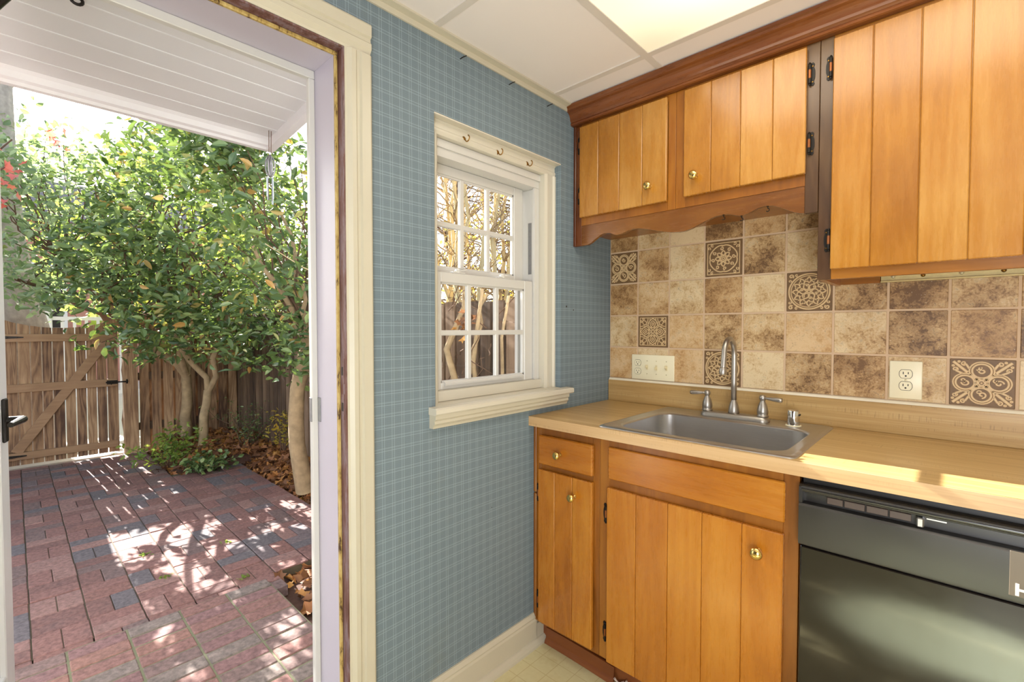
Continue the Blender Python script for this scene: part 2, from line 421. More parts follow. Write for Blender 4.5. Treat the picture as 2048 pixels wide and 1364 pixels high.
def m_leaf(name, cols, rough=0.35, trans=0.35, tcol=(0.35, 0.5, 0.05, 1)):
    t = NT(name); r = t.isl()
    col = t.ramp(r, cols)
    b = t.bsdf(col, rough, spec=0.5)
    tl = t.n('ShaderNodeBsdfTranslucent'); t.set(tl.inputs[0], t.mix(0.5, col, tcol))
    mx = t.n('ShaderNodeMixShader'); mx.inputs[0].default_value = trans
    t.t.links.new(b.outputs[0], mx.inputs[1]); t.t.links.new(tl.outputs[0], mx.inputs[2])
    return t.finish(mx)
M['leaf_holly'] = m_leaf('glossy_green_leaf', [(0.0, rgb(62, 84, 54)), (0.35, rgb(88, 114, 70)), (0.7, rgb(116, 140, 88)), (0.93, rgb(146, 164, 100)), (1.0, rgb(196, 150, 84))], 0.24, 0.2)
M['leaf_light'] = m_leaf('bright_green_leaf', [(0.0, rgb(76, 116, 56)), (0.5, rgb(122, 158, 74)), (0.85, rgb(166, 184, 92)), (1.0, rgb(206, 196, 96))], 0.35, 0.5, (0.6, 0.7, 0.08, 1))
M['leaf_blue'] = m_leaf('blue_green_leaf', [(0.0, rgb(84, 110, 88)), (0.5, rgb(124, 148, 118)), (1.0, rgb(176, 192, 156))], 0.3, 0.4, (0.45, 0.6, 0.12, 1))
M['leaf_red'] = m_leaf('red_autumn_leaf', [(0.0, rgb(206, 104, 92)), (0.5, rgb(226, 126, 126)), (1.0, rgb(228, 146, 106))], 0.5, 0.5, (0.9, 0.2, 0.1, 1))
M['leaf_yellow'] = m_leaf('yellow_autumn_leaf', [(0.0, rgb(150, 150, 66)), (0.5, rgb(208, 190, 84)), (1.0, rgb(226, 184, 70))], 0.5, 0.5, (0.9, 0.75, 0.1, 1))
M['litter'] = m_leaf('brown_fallen_leaf', [(0.0, rgb(88, 56, 38)), (0.4, rgb(132, 88, 56)), (0.75, rgb(176, 118, 72)), (1.0, rgb(204, 150, 74))], 0.7, 0.1, (0.5, 0.3, 0.1, 1))
M['house_brick'] = plain('far_pink_brick', rgb(186, 132, 118), 0.9, var=0.2, nscale=10)
M['shingle'] = plain('grey_shingle', rgb(120, 116, 118), 0.9, var=0.2, nscale=6)
M['dark_room'] = plain('dark_panelled_wall', rgb(96, 76, 58), 0.6, var=0.1, nscale=3)
M['pink'] = plain('white_storm_frame', rgb(226, 226, 222), 0.35)
# ================================================================== THE ROOM
FZ = -0.03; CZ = 2.226            # floor and ceiling heights
RX, FY = 3.1, -3.7                # right wall and front wall (behind the camera)
DOOR = (-2.31, -1.3900, 2.0402)     # opening in the left wall: y0, y1, top
WIN = (-1.079, -0.404, 0.955, 1.971)

# left wall: papered inner leaf, white outer leaf, with the two openings left free
w = MB()
def leaf(x0, x1):
    y0, y1, zt = DOOR; a, b, c, d = WIN
    w.box(x0, x1, FY, y0, -0.3, 2.7); w.box(x0, x1, y0, y1, zt, 2.7)
    w.box(x0, x1, y1, a, -0.3, 2.7); w.box(x0, x1, a, b, -0.3, c); w.box(x0, x1, a, b, d, 2.7); w.box(x0, x1, b, 0.16, -0.3, 2.7)
w.mi = 0; leaf(-0.10, 0.0); w.mi = 1; leaf(-0.19, -0.10)
struct(w.build('wall_left', [M['wallpaper'], M['white']]))
struct(MB().box(-0.19, RX, 0.0, 0.16, -0.3, 2.7).build('wall_back', M['drywall']))
struct(MB().box(RX, RX + 0.1, FY, 0.16, -0.3, 2.7).build('wall_right', M['drywall']))
struct(MB().box(-0.19, RX + 0.1, FY - 0.1, FY, -0.3, 2.7).build('wall_front', M['dark_room']))
struct(MB().box(-0.19, RX, FY, 0.0, FZ - 0.1, FZ).build('floor', M['floor']))

# dropped ceiling: panels, T-bars, wall angle
cl = MB(); bars_x = [0.4315 + 0.61 * k for k in range(-1, 6)]; bars_y = [-0.4785 - 0.61 * k for k in range(-1, 6)]
FIX = (0.4315, 0.4315 + 1.22, -0.4785 - 0.61, -0.4785)
xs = [0.0] + [x for x in bars_x if 0 < x < RX] + [RX]; ys = sorted([0.0] + [y for y in bars_y if FY < y < 0] + [FY])
for x0, x1 in zip(xs, xs[1:]):
    for y0, y1 in zip(ys, ys[1:]):
        if FIX[0] - .01 <= x0 < FIX[1] - .01 and FIX[2] - .01 <= y0 < FIX[3] - .01: continue
        cl.box(x0 + .004, x1 - .004, y0 + .004, y1 - .004, CZ + 0.004, CZ + 0.016)
cl.box(-0.19, RX, FY, 0.1, CZ + 0.10, CZ + 0.13)
struct(cl.build('ceiling', M['ceil']))
g = MB()
for x in bars_x:
    if 0 < x < RX: g.box(x - .0125, x + .0125, FY, 0, CZ, CZ + 0.0045)
for y in bars_y:
    if FY < y < 0: g.box(0, RX, y - .0125, y + .0125, CZ + .0002, CZ + 0.0046)
struct(g.build('trim_1', M['grid']))
a = MB(); a.extrude([(0, CZ + .005), (0, CZ - .022), (.006, CZ - .022), (.008, CZ - .006), (.030, CZ - .003), (.030, CZ + .005)], 'Y', FY, -0.02)
struct(a.build('trim_2', M['cream2']))

# ceiling light: recessed troffer with a cream diffuser
t = thing('ceiling_light', 'recessed fluorescent ceiling light with a glowing cream diffuser panel', 'light', (FIX[0] + .61, FIX[2] + .305, CZ))
MB().box(FIX[0] + .013, FIX[1] - .013, FIX[2] + .013, FIX[3] - .013, CZ + 0.003, CZ + .008).build('diffuser', M['diffuser'], t)
f = MB()
for (x0, x1, y0, y1) in ((FIX[0], FIX[1], FIX[2], FIX[2] + .012), (FIX[0], FIX[1], FIX[3] - .012, FIX[3]), (FIX[0], FIX[0] + .012, FIX[2] + .012, FIX[3] - .012), (FIX[1] - .012, FIX[1], FIX[2] + .012, FIX[3] - .012)):
    f.box(x0, x1, y0, y1, CZ + .0055, CZ + .09)
f.build('housing', M['grid'], t)

# ------------------------------------------------------------------ window
W = sroot('window_1', (-0.05, -0.75, 0.96))
cs = MB(); XA = -0.028                      # casing face plane
cy0, cy1, cz1 = -1.040, -0.472, 1.920       # inner edge of the casing
prof = lambda o, i: [(-0.06, o), (XA, o), (XA, o + (i - o) * .12), (XA - .006, o + (i - o) * .22), (XA - .006, o + (i - o) * .58), (XA - .002, o + (i - o) * .66), (XA - .002, o + (i - o) * .8), (XA - .008, i), (-0.06, i)]
cs.extrude(prof(WIN[1] - .0005, cy1), 'Z', WIN[2] + .04, cz1 + .002)                          # right casing
cs.extrude(prof(WIN[0] + .0005, cy0), 'Z', WIN[2] + .04, cz1 + .002)                          # left casing
P = [(x, z) for x, z in prof(WIN[3] - .001, cz1)]
cs.extrude(P, 'Y', WIN[0] + .0006, WIN[1] - .0006)                                                # head casing
cs.box(-0.0275, -0.0005, WIN[0] + .0007, WIN[1] - .0007, WIN[3] - .0055, WIN[3] - .0007)              # painted reveal above
cs.build('casing', M['cream'], W)
jb = MB()
jb.box(-.1885, XA - .0105, cy1 + .0012, WIN[1] - .0008, 1.0, cz1 + .05); jb.box(-.1885, XA - .0105, WIN[0] + .0008, cy0 - .0012, 1.0, cz1 + .05)
jb.box(-.1885, XA - .0105, WIN[0] + .0008, WIN[1] - .0008, cz1 + .0012, WIN[3] - .0008)
jb.build('jamb', M['cream'], W)
st = MB()                                                                       # vinyl master frame with its balance tracks
for (yo, yi) in ((cy1, -0.500), (cy0, -1.042)):
    if yo != cy0:
        st.box(-.0775, -.066, yi, yo, 1.047, 1.8615); st.box(-.17, -.1535, yi - .012, yo, 1.047, 1.8615); st.box(-.1535, -.0775, yi + .012, yo, 1.047, 1.8615)
st.box(-.17, -.066, cy0, cy1, 1.8625, 1.9185); st.box(-.1885, -.05, cy0, cy1, 1.014, 1.0465)
st.box(-.066, -.058, cy0, cy1, 1.892, 1.9185)
st.build('vinyl_frame', M['vinyl'], W)
MB().box(-.112, -.094, -.4895, -.4865, 1.50, 1.72).build('balance_track', M['zinc'], W)
def sash(x0, x1, y0, y1, z0, z1, gy0, gy1, gz0, gz1, mys, mz, lower):
    s = MB()
    s.box(x0, x1, y0, gy0, z0, z1, .002); s.box(x0, x1, gy1, y1, z0, z1, .002)
    s.box(x0, x1, gy0, gy1, z0, gz0, .002); s.box(x0, x1, gy0, gy1, gz1, z1, .002)
    b = .006                                                                    # glazing bead
    for q in ((gy0 - .004, gy0 + b, gz0, gz1), (gy1 - b, gy1 + .004, gz0, gz1), (gy0, gy1, gz0 - .004, gz0 + b), (gy0, gy1, gz1 - b, gz1 + .004)):
        s.box(x0 + .010, x1 - .006, q[0], q[1], q[2], q[3])
    if lower: s.extrude([(x1 - .001, gz0 - .012), (x1 + .010, gz0 - .010), (x1 + .012, gz0 - .004), (x1 + .006, gz0 + .003), (x1 - .001, gz0 + .004)], 'Y', gy0 + .01, gy1 - .02)
    p = s.build('sash', M['vinyl'], W)
    mu = MB(); xm = (x0 + x1) / 2
    for y in mys: mu.box(xm - .009, xm + .009, y - .010, y + .010, gz0, gz1, .003)
    mu.box(xm - .0088, xm + .0088, gy0, gy1, mz - .0095, mz + .0095, .003)
    mu.build('muntin', M['vinyl'], p)
    q_ = MB(); q_._face([q_.bm.verts.new(v_) for v_ in ((xm, gy0, gz0), (xm, gy1, gz0), (xm, gy1, gz1), (xm, gy0, gz1))]); q_.build('glass_pane', M['glass'], p)
    return p
lo = sash(-.105, -.078, -1.038, -.500, 1.047, 1.466, -.992, -.550, 1.073, 1.430, (-.855, -.708), 1.250, True)
up = sash(-.150, -.124, -1.036, -.512, 1.446, 1.862, -.985, -.565, 1.489, 1.828, (-.850, -.712), 1.648, False)
for y in (-.905, -.672):                                                        # white sash locks on the meeting rail
    k = MB(); k.box(-.100, -.080, y - .030, y + .030, 1.466, 1.472, .002); k.lathe([(.011, 0), (.013, .006), (.010, .012), (.002, .014)], (-.09, y, 1.470), seg=12)
    k.obox((-.090, y + .018, 1.478), (.005, 0, 0), (0, .020, .004), (0, 0, .003), .001)
    k.build('sash_lock', M['vinyl'], lo)
# stool and apron
s = MB()
s.extrude([(-.075, .985), (.0004, .985), (.0004, 1.0095), (-.075, 1.012)], 'Y', WIN[0] + .002, WIN[1] - .002)
s.extrude([(.0005, .985), (.036, .985), (.041, .990), (.041, 1.003), (.036, 1.008), (.0005, 1.009)], 'Y', -1.107, -.360)
s.build('stool', M['cream'], W)
s = MB(); s.extrude([(.0005, .985), (.034, .985), (.034, .972), (.028, .966), (.030, .957), (.022, .948), (.020, .940), (.0005, .940)], 'Y', -1.104, -.385)
s.build('apron', M['cream2'], W)
MB().box(-.0745, -.0495, cy0 + .001, cy1 - .001, 1.0125, 1.0480).build('sill_board', M['cream'], W)

# ------------------------------------------------------------------ back door opening
D = sroot('door_1', (-0.05, -1.85, FZ))
c = MB()
def casing_prof(o, i):
    k = (i - o)
    return [(0.0, o), (.016, o), (.019, o + k * .06), (.019, o + k * .40), (.012, o + k * .45), (.013, o + k * .56), (.018, o + k * .62), (.018, o + k * .78), (.010, o + k * .92), (.009, i), (0.0, i)]
c.extrude(casing_prof(-1.313, -1.391), 'Z', FZ, 2.041)
c.extrude(casing_prof(-2.387, -2.309), 'Z', FZ, 2.041)
c.extrude(casing_prof(2.130, 2.041), 'Y', -2.387, -1.313)
c.build('casing', M['cream2'], D)
j = MB()
j.box(-.1885, -.0245, -1.400, -1.3905, FZ, 2.0302); j.box(-.1885, -.0245, -2.3095, -2.300, FZ, 2.0302); j.box(-.1885, -.0245, -2.3095, -1.3905, 2.0304, 2.0398)
j.box(-.19, -.03, -2.30, -1.40, FZ - .03, FZ + .012)
j.build('jamb', M['jamb'], D)
j = MB()
j.box(-.024, .0085, -1.3955, -1.3912, FZ, 2.0352); j.box(-.024, .0085, -2.3088, -2.3045, FZ, 2.0352); j.box(-.024, .0085, -2.3088, -1.3912, 2.0354, 2.0398)
j.build('rabbet', M['worn'], D)
j = MB()
j.box(-.030, -.020, -1.4045, -1.3957, FZ, 2.0248, .002); j.box(-.030, -.020, -2.3043, -2.2955, FZ, 2.0248, .002); j.box(-.030, -.020, -2.3043, -1.3957, 2.025, 2.0353, .002)
j.build('weatherstrip', M['strip'], D)
k = MB(); k.box(-.176, -.156, -1.418, -1.4002, FZ, 2.0055, .002); k.box(-.176, -.156, -2.2998, -2.282, FZ, 2.0055, .002); k.box(-.176, -.156, -2.2998, -1.4002, 2.006, 2.0302, .002)
k.build('storm_frame', M['vinyl'], D)
MB().box(-.1555, -.138, -1.4025, -1.3995, .985, 1.058, .001).box(-.172, -.158, -1.4205, -1.4175, .985, 1.058, .001).build('storm_strike', M['zinc'], D)
for zc in (1.146, 1.045):
    k = MB(); k.box(-.018, .000, -1.3968, -1.3952, zc - .036, zc + .036); k.mi = 1; k.box(-.013, -.005, -1.3974, -1.3958, zc - .012, zc + .012)
    k.build('strike_plate', [M['worn'], M['slot']], D)

# storm door standing open outside, seen almost edge-on at the left of the doorway
hx, hy = -0.165, -2.275; tx, ty = -1.005, -2.062
L = math.hypot(tx - hx, ty - hy); ux, uy = (tx - hx) / L, (ty - hy) / L; nx, ny = -uy, ux
def at(s, n, z): return (hx + ux * s + nx * n, hy + uy * s + ny * n, z)
SD = thing('storm_door', 'white framed full glass storm door swung open outside the back doorway', 'door', (hx, hy, 0.0))
def sbox(mb, s0, s1, n0, n1, z0, z1, bev=.003):
    c_ = at((s0 + s1) / 2, (n0 + n1) / 2, (z0 + z1) / 2)
    mb.obox(c_, (ux * (s1 - s0) / 2, uy * (s1 - s0) / 2, 0), (nx * (n1 - n0) / 2, ny * (n1 - n0) / 2, 0), (0, 0, (z1 - z0) / 2), bev)
f = MB(); sbox(f, 0, .07, -.015, .015, FZ + .02, 2.0); sbox(f, L - .07, L, -.015, .015, FZ + .02, 2.0); sbox(f, .07, L - .07, -.014, .014, 1.92, 2.0); sbox(f, .07, L - .07, -.014, .014, FZ + .02, .16)
f.build('frame', M['pink'], SD)
f = MB(); f._face([f.bm.verts.new(at(*p_)) for p_ in ((.07, 0, .16), (L - .07, 0, .16), (L - .07, 0, 1.92), (.07, 0, 1.92))]); f.build('glass_pane', M['glass'], SD)
h = MB()
zc = .972
sbox(h, L - .055, L - .025, -.024, -.015, zc - .07, zc + .07, .003)
h.tube([at(L - .04, -.02, zc), at(L - .04, -.062, zc)], .011, 12)
h.tube([at(L - .04, -.060, zc), at(L - .10, -.064, zc + .002), at(L - .15, -.060, zc)], [.012, .010, .008], 10)
h.build('lever_handle', M['iron'], SD)
# closer rod under the door head
k = MB(); A0 = Vector((-.02, -1.955, 2.003)); B0 = Vector((-.62, -2.115, 2.003))
k.tube([A0, A0.lerp(B0, .72)], .0125, 14); k.tube([A0.lerp(B0, .72), B0], .005, 10)
tag(k.build('door_closer', M['iron'], auto=40, loc=tuple((A0 + B0) / 2)), 'black tube door closer above the storm door at the top left', 'door closer')

# ------------------------------------------------------------------ baseboard
b = MB()
b.extrude([(0, FZ), (.016, FZ), (.016, .070), (.013, .078), (.014, .084), (.009, .092), (.006, .098), (0, .098)], 'Y', -1.313, -.5775)
b.extrude([(0, FZ), (.016, FZ), (.016, .055), (.0, .056)], 'Y', -.579, -.522)
b.extrude([(.016, FZ), (.034, FZ), (.033, FZ + .010), (.028, FZ + .020), (.021, FZ + .026), (.016, FZ + .027)], 'Y', -1.313, -.530)
struct(b.build('baseboard_left', M['cream2']))
b = MB(); b.extrude([(0, FZ), (.016, FZ), (.016, .070), (.009, .092), (0, .098)], 'Y', FY, -2.387); struct(b.build('baseboard_left', M['cream2']))

# ================================================================== WALL CABINETS
def knob(parent, x, z, y, r=.0168, name='knob'):
    k = MB(); k.lathe([(.009, 0), (.009, .003), (.0055, .006), (.005, .013), (r * .72, .017), (r, .024), (r * .93, .030), (r * .6, .0345), (r * .3, .036), (.0001, .0362)], (x, y, z), (0, -1, 0), 22)
    return k.build(name, M['brass'], parent, smooth=True)
def hinge(parent, x, z, y, side):
    """exposed H-hinge: scalloped leaf on the frame and a barrel beside the door edge"""
    k = MB(); k.mi = 0
    pts = [(.000, .033), (.008, .036), (.012, .030), (.010, .022), (.013, .012), (.0135, 0), (.013, -.012), (.010, -.022), (.012, -.030), (.008, -.036), (.000, -.033)]
    F_ = [(x + side * u, z + v) for u, v in pts]
    A = [k.bm.verts.new((p[0], y + .0003, p[1])) for p in F_]; B = [k.bm.verts.new((p[0], y - .0024, p[1])) for p in F_]
    n = len(A)
    for i in range(n): k._face([A[i], A[(i + 1) % n], B[(i + 1) % n], B[i]])
    k._face(A); k._face(B[::-1])
    k.tube([(x, y - .008, z - .028), (x, y - .008, z + .028)], .0042, 10)
    k.lathe([(.002, 0), (.0045, .003), (.002, .007)], (x, y - .008, z + .028), (0, 0, 1), 10); k.lathe([(.002, 0), (.0045, .003), (.002, .007)], (x, y - .008, z - .028), (0, 0, -1), 10)
    k.mi = 1; k.tube([(x, y - .0083, z - .013), (x, y - .0083, z + .013)], .0043, 10)
    k.mi = 2
    for v in (-.024, .024): k.lathe([(.0025, 0), (.0018, .001)], (x + side * .007, y - .0024, z + v), (0, -1, 0), 8)
    return k.build('hinge', [M['iron'], M['copper'], M['old_brass']], parent)
def plank_door(parent, x0, x1, z0, z1, y0, y1, grooves, mat, name='door'):
    """v-grooved plank door, y1 is the front face (toward the room)"""
    d = MB(); xs = [x0] + list(grooves) + [x1]
    d.box(x0 + .003, x1 - .003, y1 + .005, y0, z0 + .002, z1 - .002)
    for a_, b_ in zip(xs, xs[1:]):
        d.box(a_ + (.0006 if a_ > x0 else 0), b_ - (.0006 if b_ < x1 else 0), y1, y0 - .002, z0, z1, .0022)
    return d.build(name, mat, parent)
UF, UD = -.310, -.328
# -- left small cabinet
A = thing('wall_cabinet', 'small amber wall cabinet in the corner by the window', 'cabinet', (.23, -.15, 1.70), 'wall cabinets over the sink')
k = MB(); k.box(.001, .468, -.292, -.001, 1.70, 2.145); k.build('carcass', M['frame_wood'], A)
k = MB(); k.box(.001, .041, UF, -.292, 1.628, 2.15, .001); k.box(.001, .014, UF - .006, UF, 1.628, 2.15, .002); tag(k.build('stile', M['corner_wood'], A), 'dark red-brown corner stile')
k = MB(); k.box(.437, .4675, UF, -.292, 1.715, 2.15, .001)
k.box(.041, .437, UF, -.292, 1.715, 1.755); k.box(.041, .437, UF, -.292, 2.125, 2.15); k.build('face_frame', M['frame_wood'], A)
d = plank_door(A, .041, .438, 1.748, 2.137, UF - .001, UD, (.136, .236, .338), M['door_wood'])
knob(d, .373, 1.813, UD); hinge(d, .033, 2.063, UF, -1); hinge(d, .034, 1.845, UF, -1)
# -- right small cabinet
B = thing('wall_cabinet', 'wider amber wall cabinet right of the corner one, over the faucet', 'cabinet', (.70, -.15, 1.70), 'wall cabinets over the sink')
k = MB(); k.box(.468, .926, -.292, -.001, 1.70, 2.145); k.build('carcass', M['frame_wood'], B)
k = MB(); k.box(.4685, .505, UF, -.292, 1.715, 2.15, .001); k.box(.505, .890, UF, -.292, 1.715, 1.755); k.box(.505, .890, UF, -.292, 2.125, 2.15); k.build('face_frame', M['frame_wood'], B)
tag(MB().box(.890, .926, UF, -.292, 1.628, 2.15, .001).build('stile', M['dark_wood'], B), 'dark stained stile')
d = plank_door(B, .505, .893, 1.750, 2.137, UF - .001, UD, (.603, .701, .800), M['door_wood'])
knob(d, .551, 1.815, UD); hinge(d, .900, 2.055, UF, 1); hinge(d, .901, 1.842, UF, 1)
# -- scalloped valance
z = [(.0415, 1.628), (.072, 1.629), (.09, 1.636), (.116, 1.652), (.14, 1.664), (.158, 1.668), (.185, 1.665), (.205, 1.655), (.222, 1.653), (.245, 1.657), (.27, 1.664), (.295, 1.667), (.320, 1.665), (.350, 1.658), (.389, 1.647), (.42, 1.638), (.449, 1.632), (.480, 1.628), (.506, 1.629), (.53, 1.635), (.551, 1.643), (.575, 1.652), (.595, 1.659), (.615, 1.665), (.640, 1.667), (.665, 1.664), (.690, 1.655), (.706, 1.653), (.725, 1.658), (.752, 1.669), (.775, 1.673), (.800, 1.670), (.82, 1.661), (.843, 1.648), (.862, 1.638), (.877, 1.632), (.8895, 1.630)]
v = MB(); top = [(x_, 1.7145) for x_, _ in z]
for (x0, z0), (x1, z1) in zip(z, z[1:]):
    v.hexa([(x0, UF + .002, z0), (x1, UF + .002, z1), (x1, -.293, z1), (x0, -.293, z0), (x0, UF + .002, 1.7145), (x1, UF + .002, 1.7145), (x1, -.293, 1.7145), (x0, -.293, 1.7145)])
bmesh.ops.remove_doubles(v.bm, verts=v.bm.verts[:], dist=1e-5)
VB = thing('valance', 'brown scalloped wooden valance board under the two small wall cabinets', 'valance', (.465, -.30, 1.63))
v.build('board', M['valance_wood'], VB)
k = MB(); k.box(.0415, .8895, -.292, -.275, 1.672, 1.699); k.build('backing_cleat', M['rail_wood'], VB)
# -- tall cabinet
T = thing('wall_cabinet', 'tall amber wall cabinet with wide grooved door at the right edge', 'cabinet', (1.25, -.15, 1.417), 'wall cabinets over the sink')
TX = 1.58
k = MB(); k.box(.9275, .944, -.292, -.001, 1.417, 2.145); k.box(TX - .016, TX, -.292, -.001, 1.417, 2.145); k.box(.944, TX - .016, -.292, -.001, 1.452, 1.468); k.box(.944, TX - .016, -.012, -.001, 1.468, 2.145); k.box(.944, TX - .016, -.292, -.012, 2.13, 2.145)
k.box(.944, 1.056, -.016, -.001, 1.420, 1.452)
k.build('carcass', M['rail_wood'], T)
tag(MB().box(.9275, .963, UF, -.292, 1.417, 2.15, .001).build('stile', M['dark_wood'], T), 'dark stained stile')
k = MB(); k.box(.963, TX, UF, -.292, 1.417, 1.452, .001); k.box(.963, TX, UF, -.292, 2.13, 2.15); k.box(TX - .03, TX, UF, -.292, 1.452, 2.13)
k.build('face_frame', M['rail_wood'], T)
d = plank_door(T, .963, TX - .02, 1.446, 2.1345, UF - .001, UD, (1.059, 1.164, 1.263, 1.362, 1.462), M['door_wood'])
knob(d, 1.52, 1.52, UD); hinge(d, .955, 2.056, UF, -1); hinge(d, .957, 1.536, UF, -1)
# -- crown moulding over all three
c = MB()
c.extrude([(-.292, 2.1505), (-.330, 2.1505), (-.336, 2.153), (-.338, 2.159), (-.334, 2.164), (-.337, 2.168), (-.3405, 2.171), (-.3415, 2.179), (-.3445, 2.188), (-.350, 2.196), (-.358, 2.2015), (-.366, 2.204), (-.369, 2.2055), (-.370, 2.213), (-.375, 2.217), (-.375, 2.2255), (-.292, 2.2255)], 'X', .001, TX)
tag(c.build('crown_moulding', M['crown_wood'], loc=(.8, -.33, 2.15)), 'red-brown wooden crown moulding along the top of the wall cabinets', 'moulding')
# -- metal strip under the tall cabinet
R = thing('mounting_strip', 'yellowed metal mounting strip with screws under the tall wall cabinet', 'strip', (1.3, -.02, 1.43))
MB().box(1.058, TX - .018, -.018, -.014, 1.424, 1.4515).box(1.058, TX - .018, -.030, -.014, 1.420, 1.424).build('bar', M['rail_metal'], R)
for i, x_ in enumerate((1.09, 1.165, 1.255, 1.345, 1.44)):
    k = MB(); k.lathe([(.006, 0), (.006, .002), (.0035, .005), (.001, .006)], (x_, -.018, 1.438), (0, -1, 0), 10); k.build('screw', M['old_brass'] if i % 2 else M['screw'], R)

def cup_hook(name, label, loc, mat, s=1.0, group=None, d=(1, 0, 0)):
    k = MB(); x_, y_, z_ = loc
    if d == (1, 0, 0):      # out of a vertical face along +X
        k.lathe([(.0065 * s, 0), (.0065 * s, .0015), (.003 * s, .004 * s)], loc, (1, 0, 0), 12)
        k.tube([(x_, y_, z_), (x_ + .005 * s, y_, z_ - .001 * s)] + [(x_ + .014 * s - .008 * s * math.cos(a_), y_, z_ - .002 * s - .008 * s * math.sin(a_)) for a_ in [PI * q / 8 for q in range(1, 12)]], .0015 * s, 8)
    else:                   # hanging from an underside
        k.tube([(x_, y_, z_), (x_, y_, z_ - .007 * s)] + [(x_ + .005 * s * math.sin(a_), y_, z_ - .012 * s + .005 * s * math.cos(a_)) for a_ in [PI * q / 6 for q in range(0, 9)]], .0014 * s, 8)
        k.lathe([(.004 * s, 0), (.002 * s, .003 * s)], (x_, y_, z_), (0, 0, -1), 10)
    return tag(k.build(name, mat, loc=loc), label, 'hook', group)
for (y_, z_, wh) in ((-.923, 1.936, 'leftmost of three brass cup hooks on the window head casing'), (-.756, 1.934, 'middle of three brass cup hooks on the window head casing'), (-.587, 1.934, 'rightmost of three brass cup hooks on the window head casing')):
    cup_hook('cup_hook', wh, (XA - .006, y_, z_), M['old_brass'], 1.35, 'brass cup hooks over the window')
for (x_, z_, wh) in ((.640, 1.667, 'tiny black hook under the valance, left of three'), (.700, 1.654, 'tiny black hook under the valance at its low middle point'), (.782, 1.672, 'tiny black hook under the valance, right of three')):
    cup_hook('cup_hook', wh, (x_, -.300, z_), M['iron'], 1.0, 'black hooks under the valance', (0, 0, 1))
for (y_, z_, wh) in ((-.968, 2.182, 'dark bent nail high on the blue wall, leftmost of three'), (-.727, 2.185, 'dark bent nail high on the blue wall, middle of three'), (-.500, 2.181, 'dark bent nail high on the blue wall near the cabinets')):
    k = MB(); k.tube([(-.005, y_, z_), (.012, y_ + .002, z_ + .003), (.020, y_ + .012, z_ + .009)], .0016, 8)
    tag(k.build('wall_nail', M['iron'], loc=(0, y_, z_)), wh, 'nail', 'nails above the window')

# ================================================================== BASE CABINETS
BF, BD = -.577, -.595
KT = .066
A = thing('base_cabinet', 'narrow orange-brown base cabinet with one drawer over one door', 'cabinet', (.155, -.3, FZ), 'base cabinets')
k = MB(); k.box(.001, .312, -.560, -.002, KT, .874); k.build('carcass', M['frame_wood'], A)
k = MB(); k.box(.001, .036, BF, -.560, KT, .874, .001); k.box(.284, .3125, BF, -.560, KT, .874, .001); k.box(.036, .284, BF, -.560, .835, .874); k.box(.036, .284, BF, -.560, .695, .73); k.box(.036, .284, BF, -.560, KT, .10)
k.box(.001, .016, BF - .008, BF, .60, .874, .003); k.box(.001, .016, BF - .008, BF, KT, .597, .003)
k.build('face_frame', M['frame_wood'], A)
k = MB(); k.box(.036, .290, BD, BF - .0005, .7245, .8405, .004); k.box(.05, .275, BF, -.30, .735, .83); dr = k.build('drawer', M['base_wood_h'], A); knob(dr, .145, .780, BD, .0160)
d = plank_door(A, .035, .289, .082, .702, BF - .0005, BD, (.118, .201), M['base_wood']); knob(d, .213, .634, BD, .0160); hinge(d, .027, .602, BF, -1); hinge(d, .026, .164, BF, -1)
MB().box(.0005, .3125, -.535, -.520, FZ, KT).build('toe_kick', M['kick'], A)
B = thing('base_cabinet', 'wide orange-brown sink base cabinet with a grooved plank door', 'cabinet', (.63, -.3, FZ), 'base cabinets')
k = MB(); k.box(.3145, .332, -.560, -.002, KT, .874); k.box(.929, .9455, -.560, -.002, KT, .874); k.box(.332, .929, -.560, -.002, KT, KT + .016); k.box(.332, .929, -.02, -.002, KT, .74)
k.build('carcass', M['frame_wood'], B)
k = MB(); k.box(.3135, .352, BF, -.560, KT, .874, .001); k.box(.906, .9455, BF, -.560, KT, .874, .001); k.box(.352, .906, BF, -.560, .838, .874); k.box(.352, .906, BF, -.560, .695, .74); k.box(.352, .906, BF, -.560, KT, .09)
k.build('face_frame', M['frame_wood'], B)
MB().box(.354, .9125, BD + .006, BF - .0005, .7315, .845, .003).build('drawer_front', M['base_wood_h'], B)
d = plank_door(B, .353, .911, .070, .701, BF - .0005, BD, (.466, .579, .689, .804), M['base_wood']); knob(d, .850, .637, BD, .0178); hinge(d, .344, .602, BF, -1); hinge(d, .343, .170, BF, -1)
MB().box(.3135, .9455, -.535, -.520, FZ, KT).build('toe_kick', M['kick'], B)
# loose cove strip at the foot of the toe kick, sagging outward to the right
k = MB(); loops = []
for i in range(15):
    u = i / 14; x_ = .036 + u * .325; dy = -.003 - .010 * u ** 2
    loops.append([(x_, -.536 + dy, FZ + .001), (x_, -.552 + dy, FZ + .001), (x_, -.549 + dy, FZ + .010), (x_, -.541 + dy, FZ + .020), (x_, -.538 + dy, FZ + .060), (x_, -.5355 + dy * .6, FZ + .061)])
k.loft(loops, True, True, True); struct(k.build('trim_3', M['kick'], smooth=False))
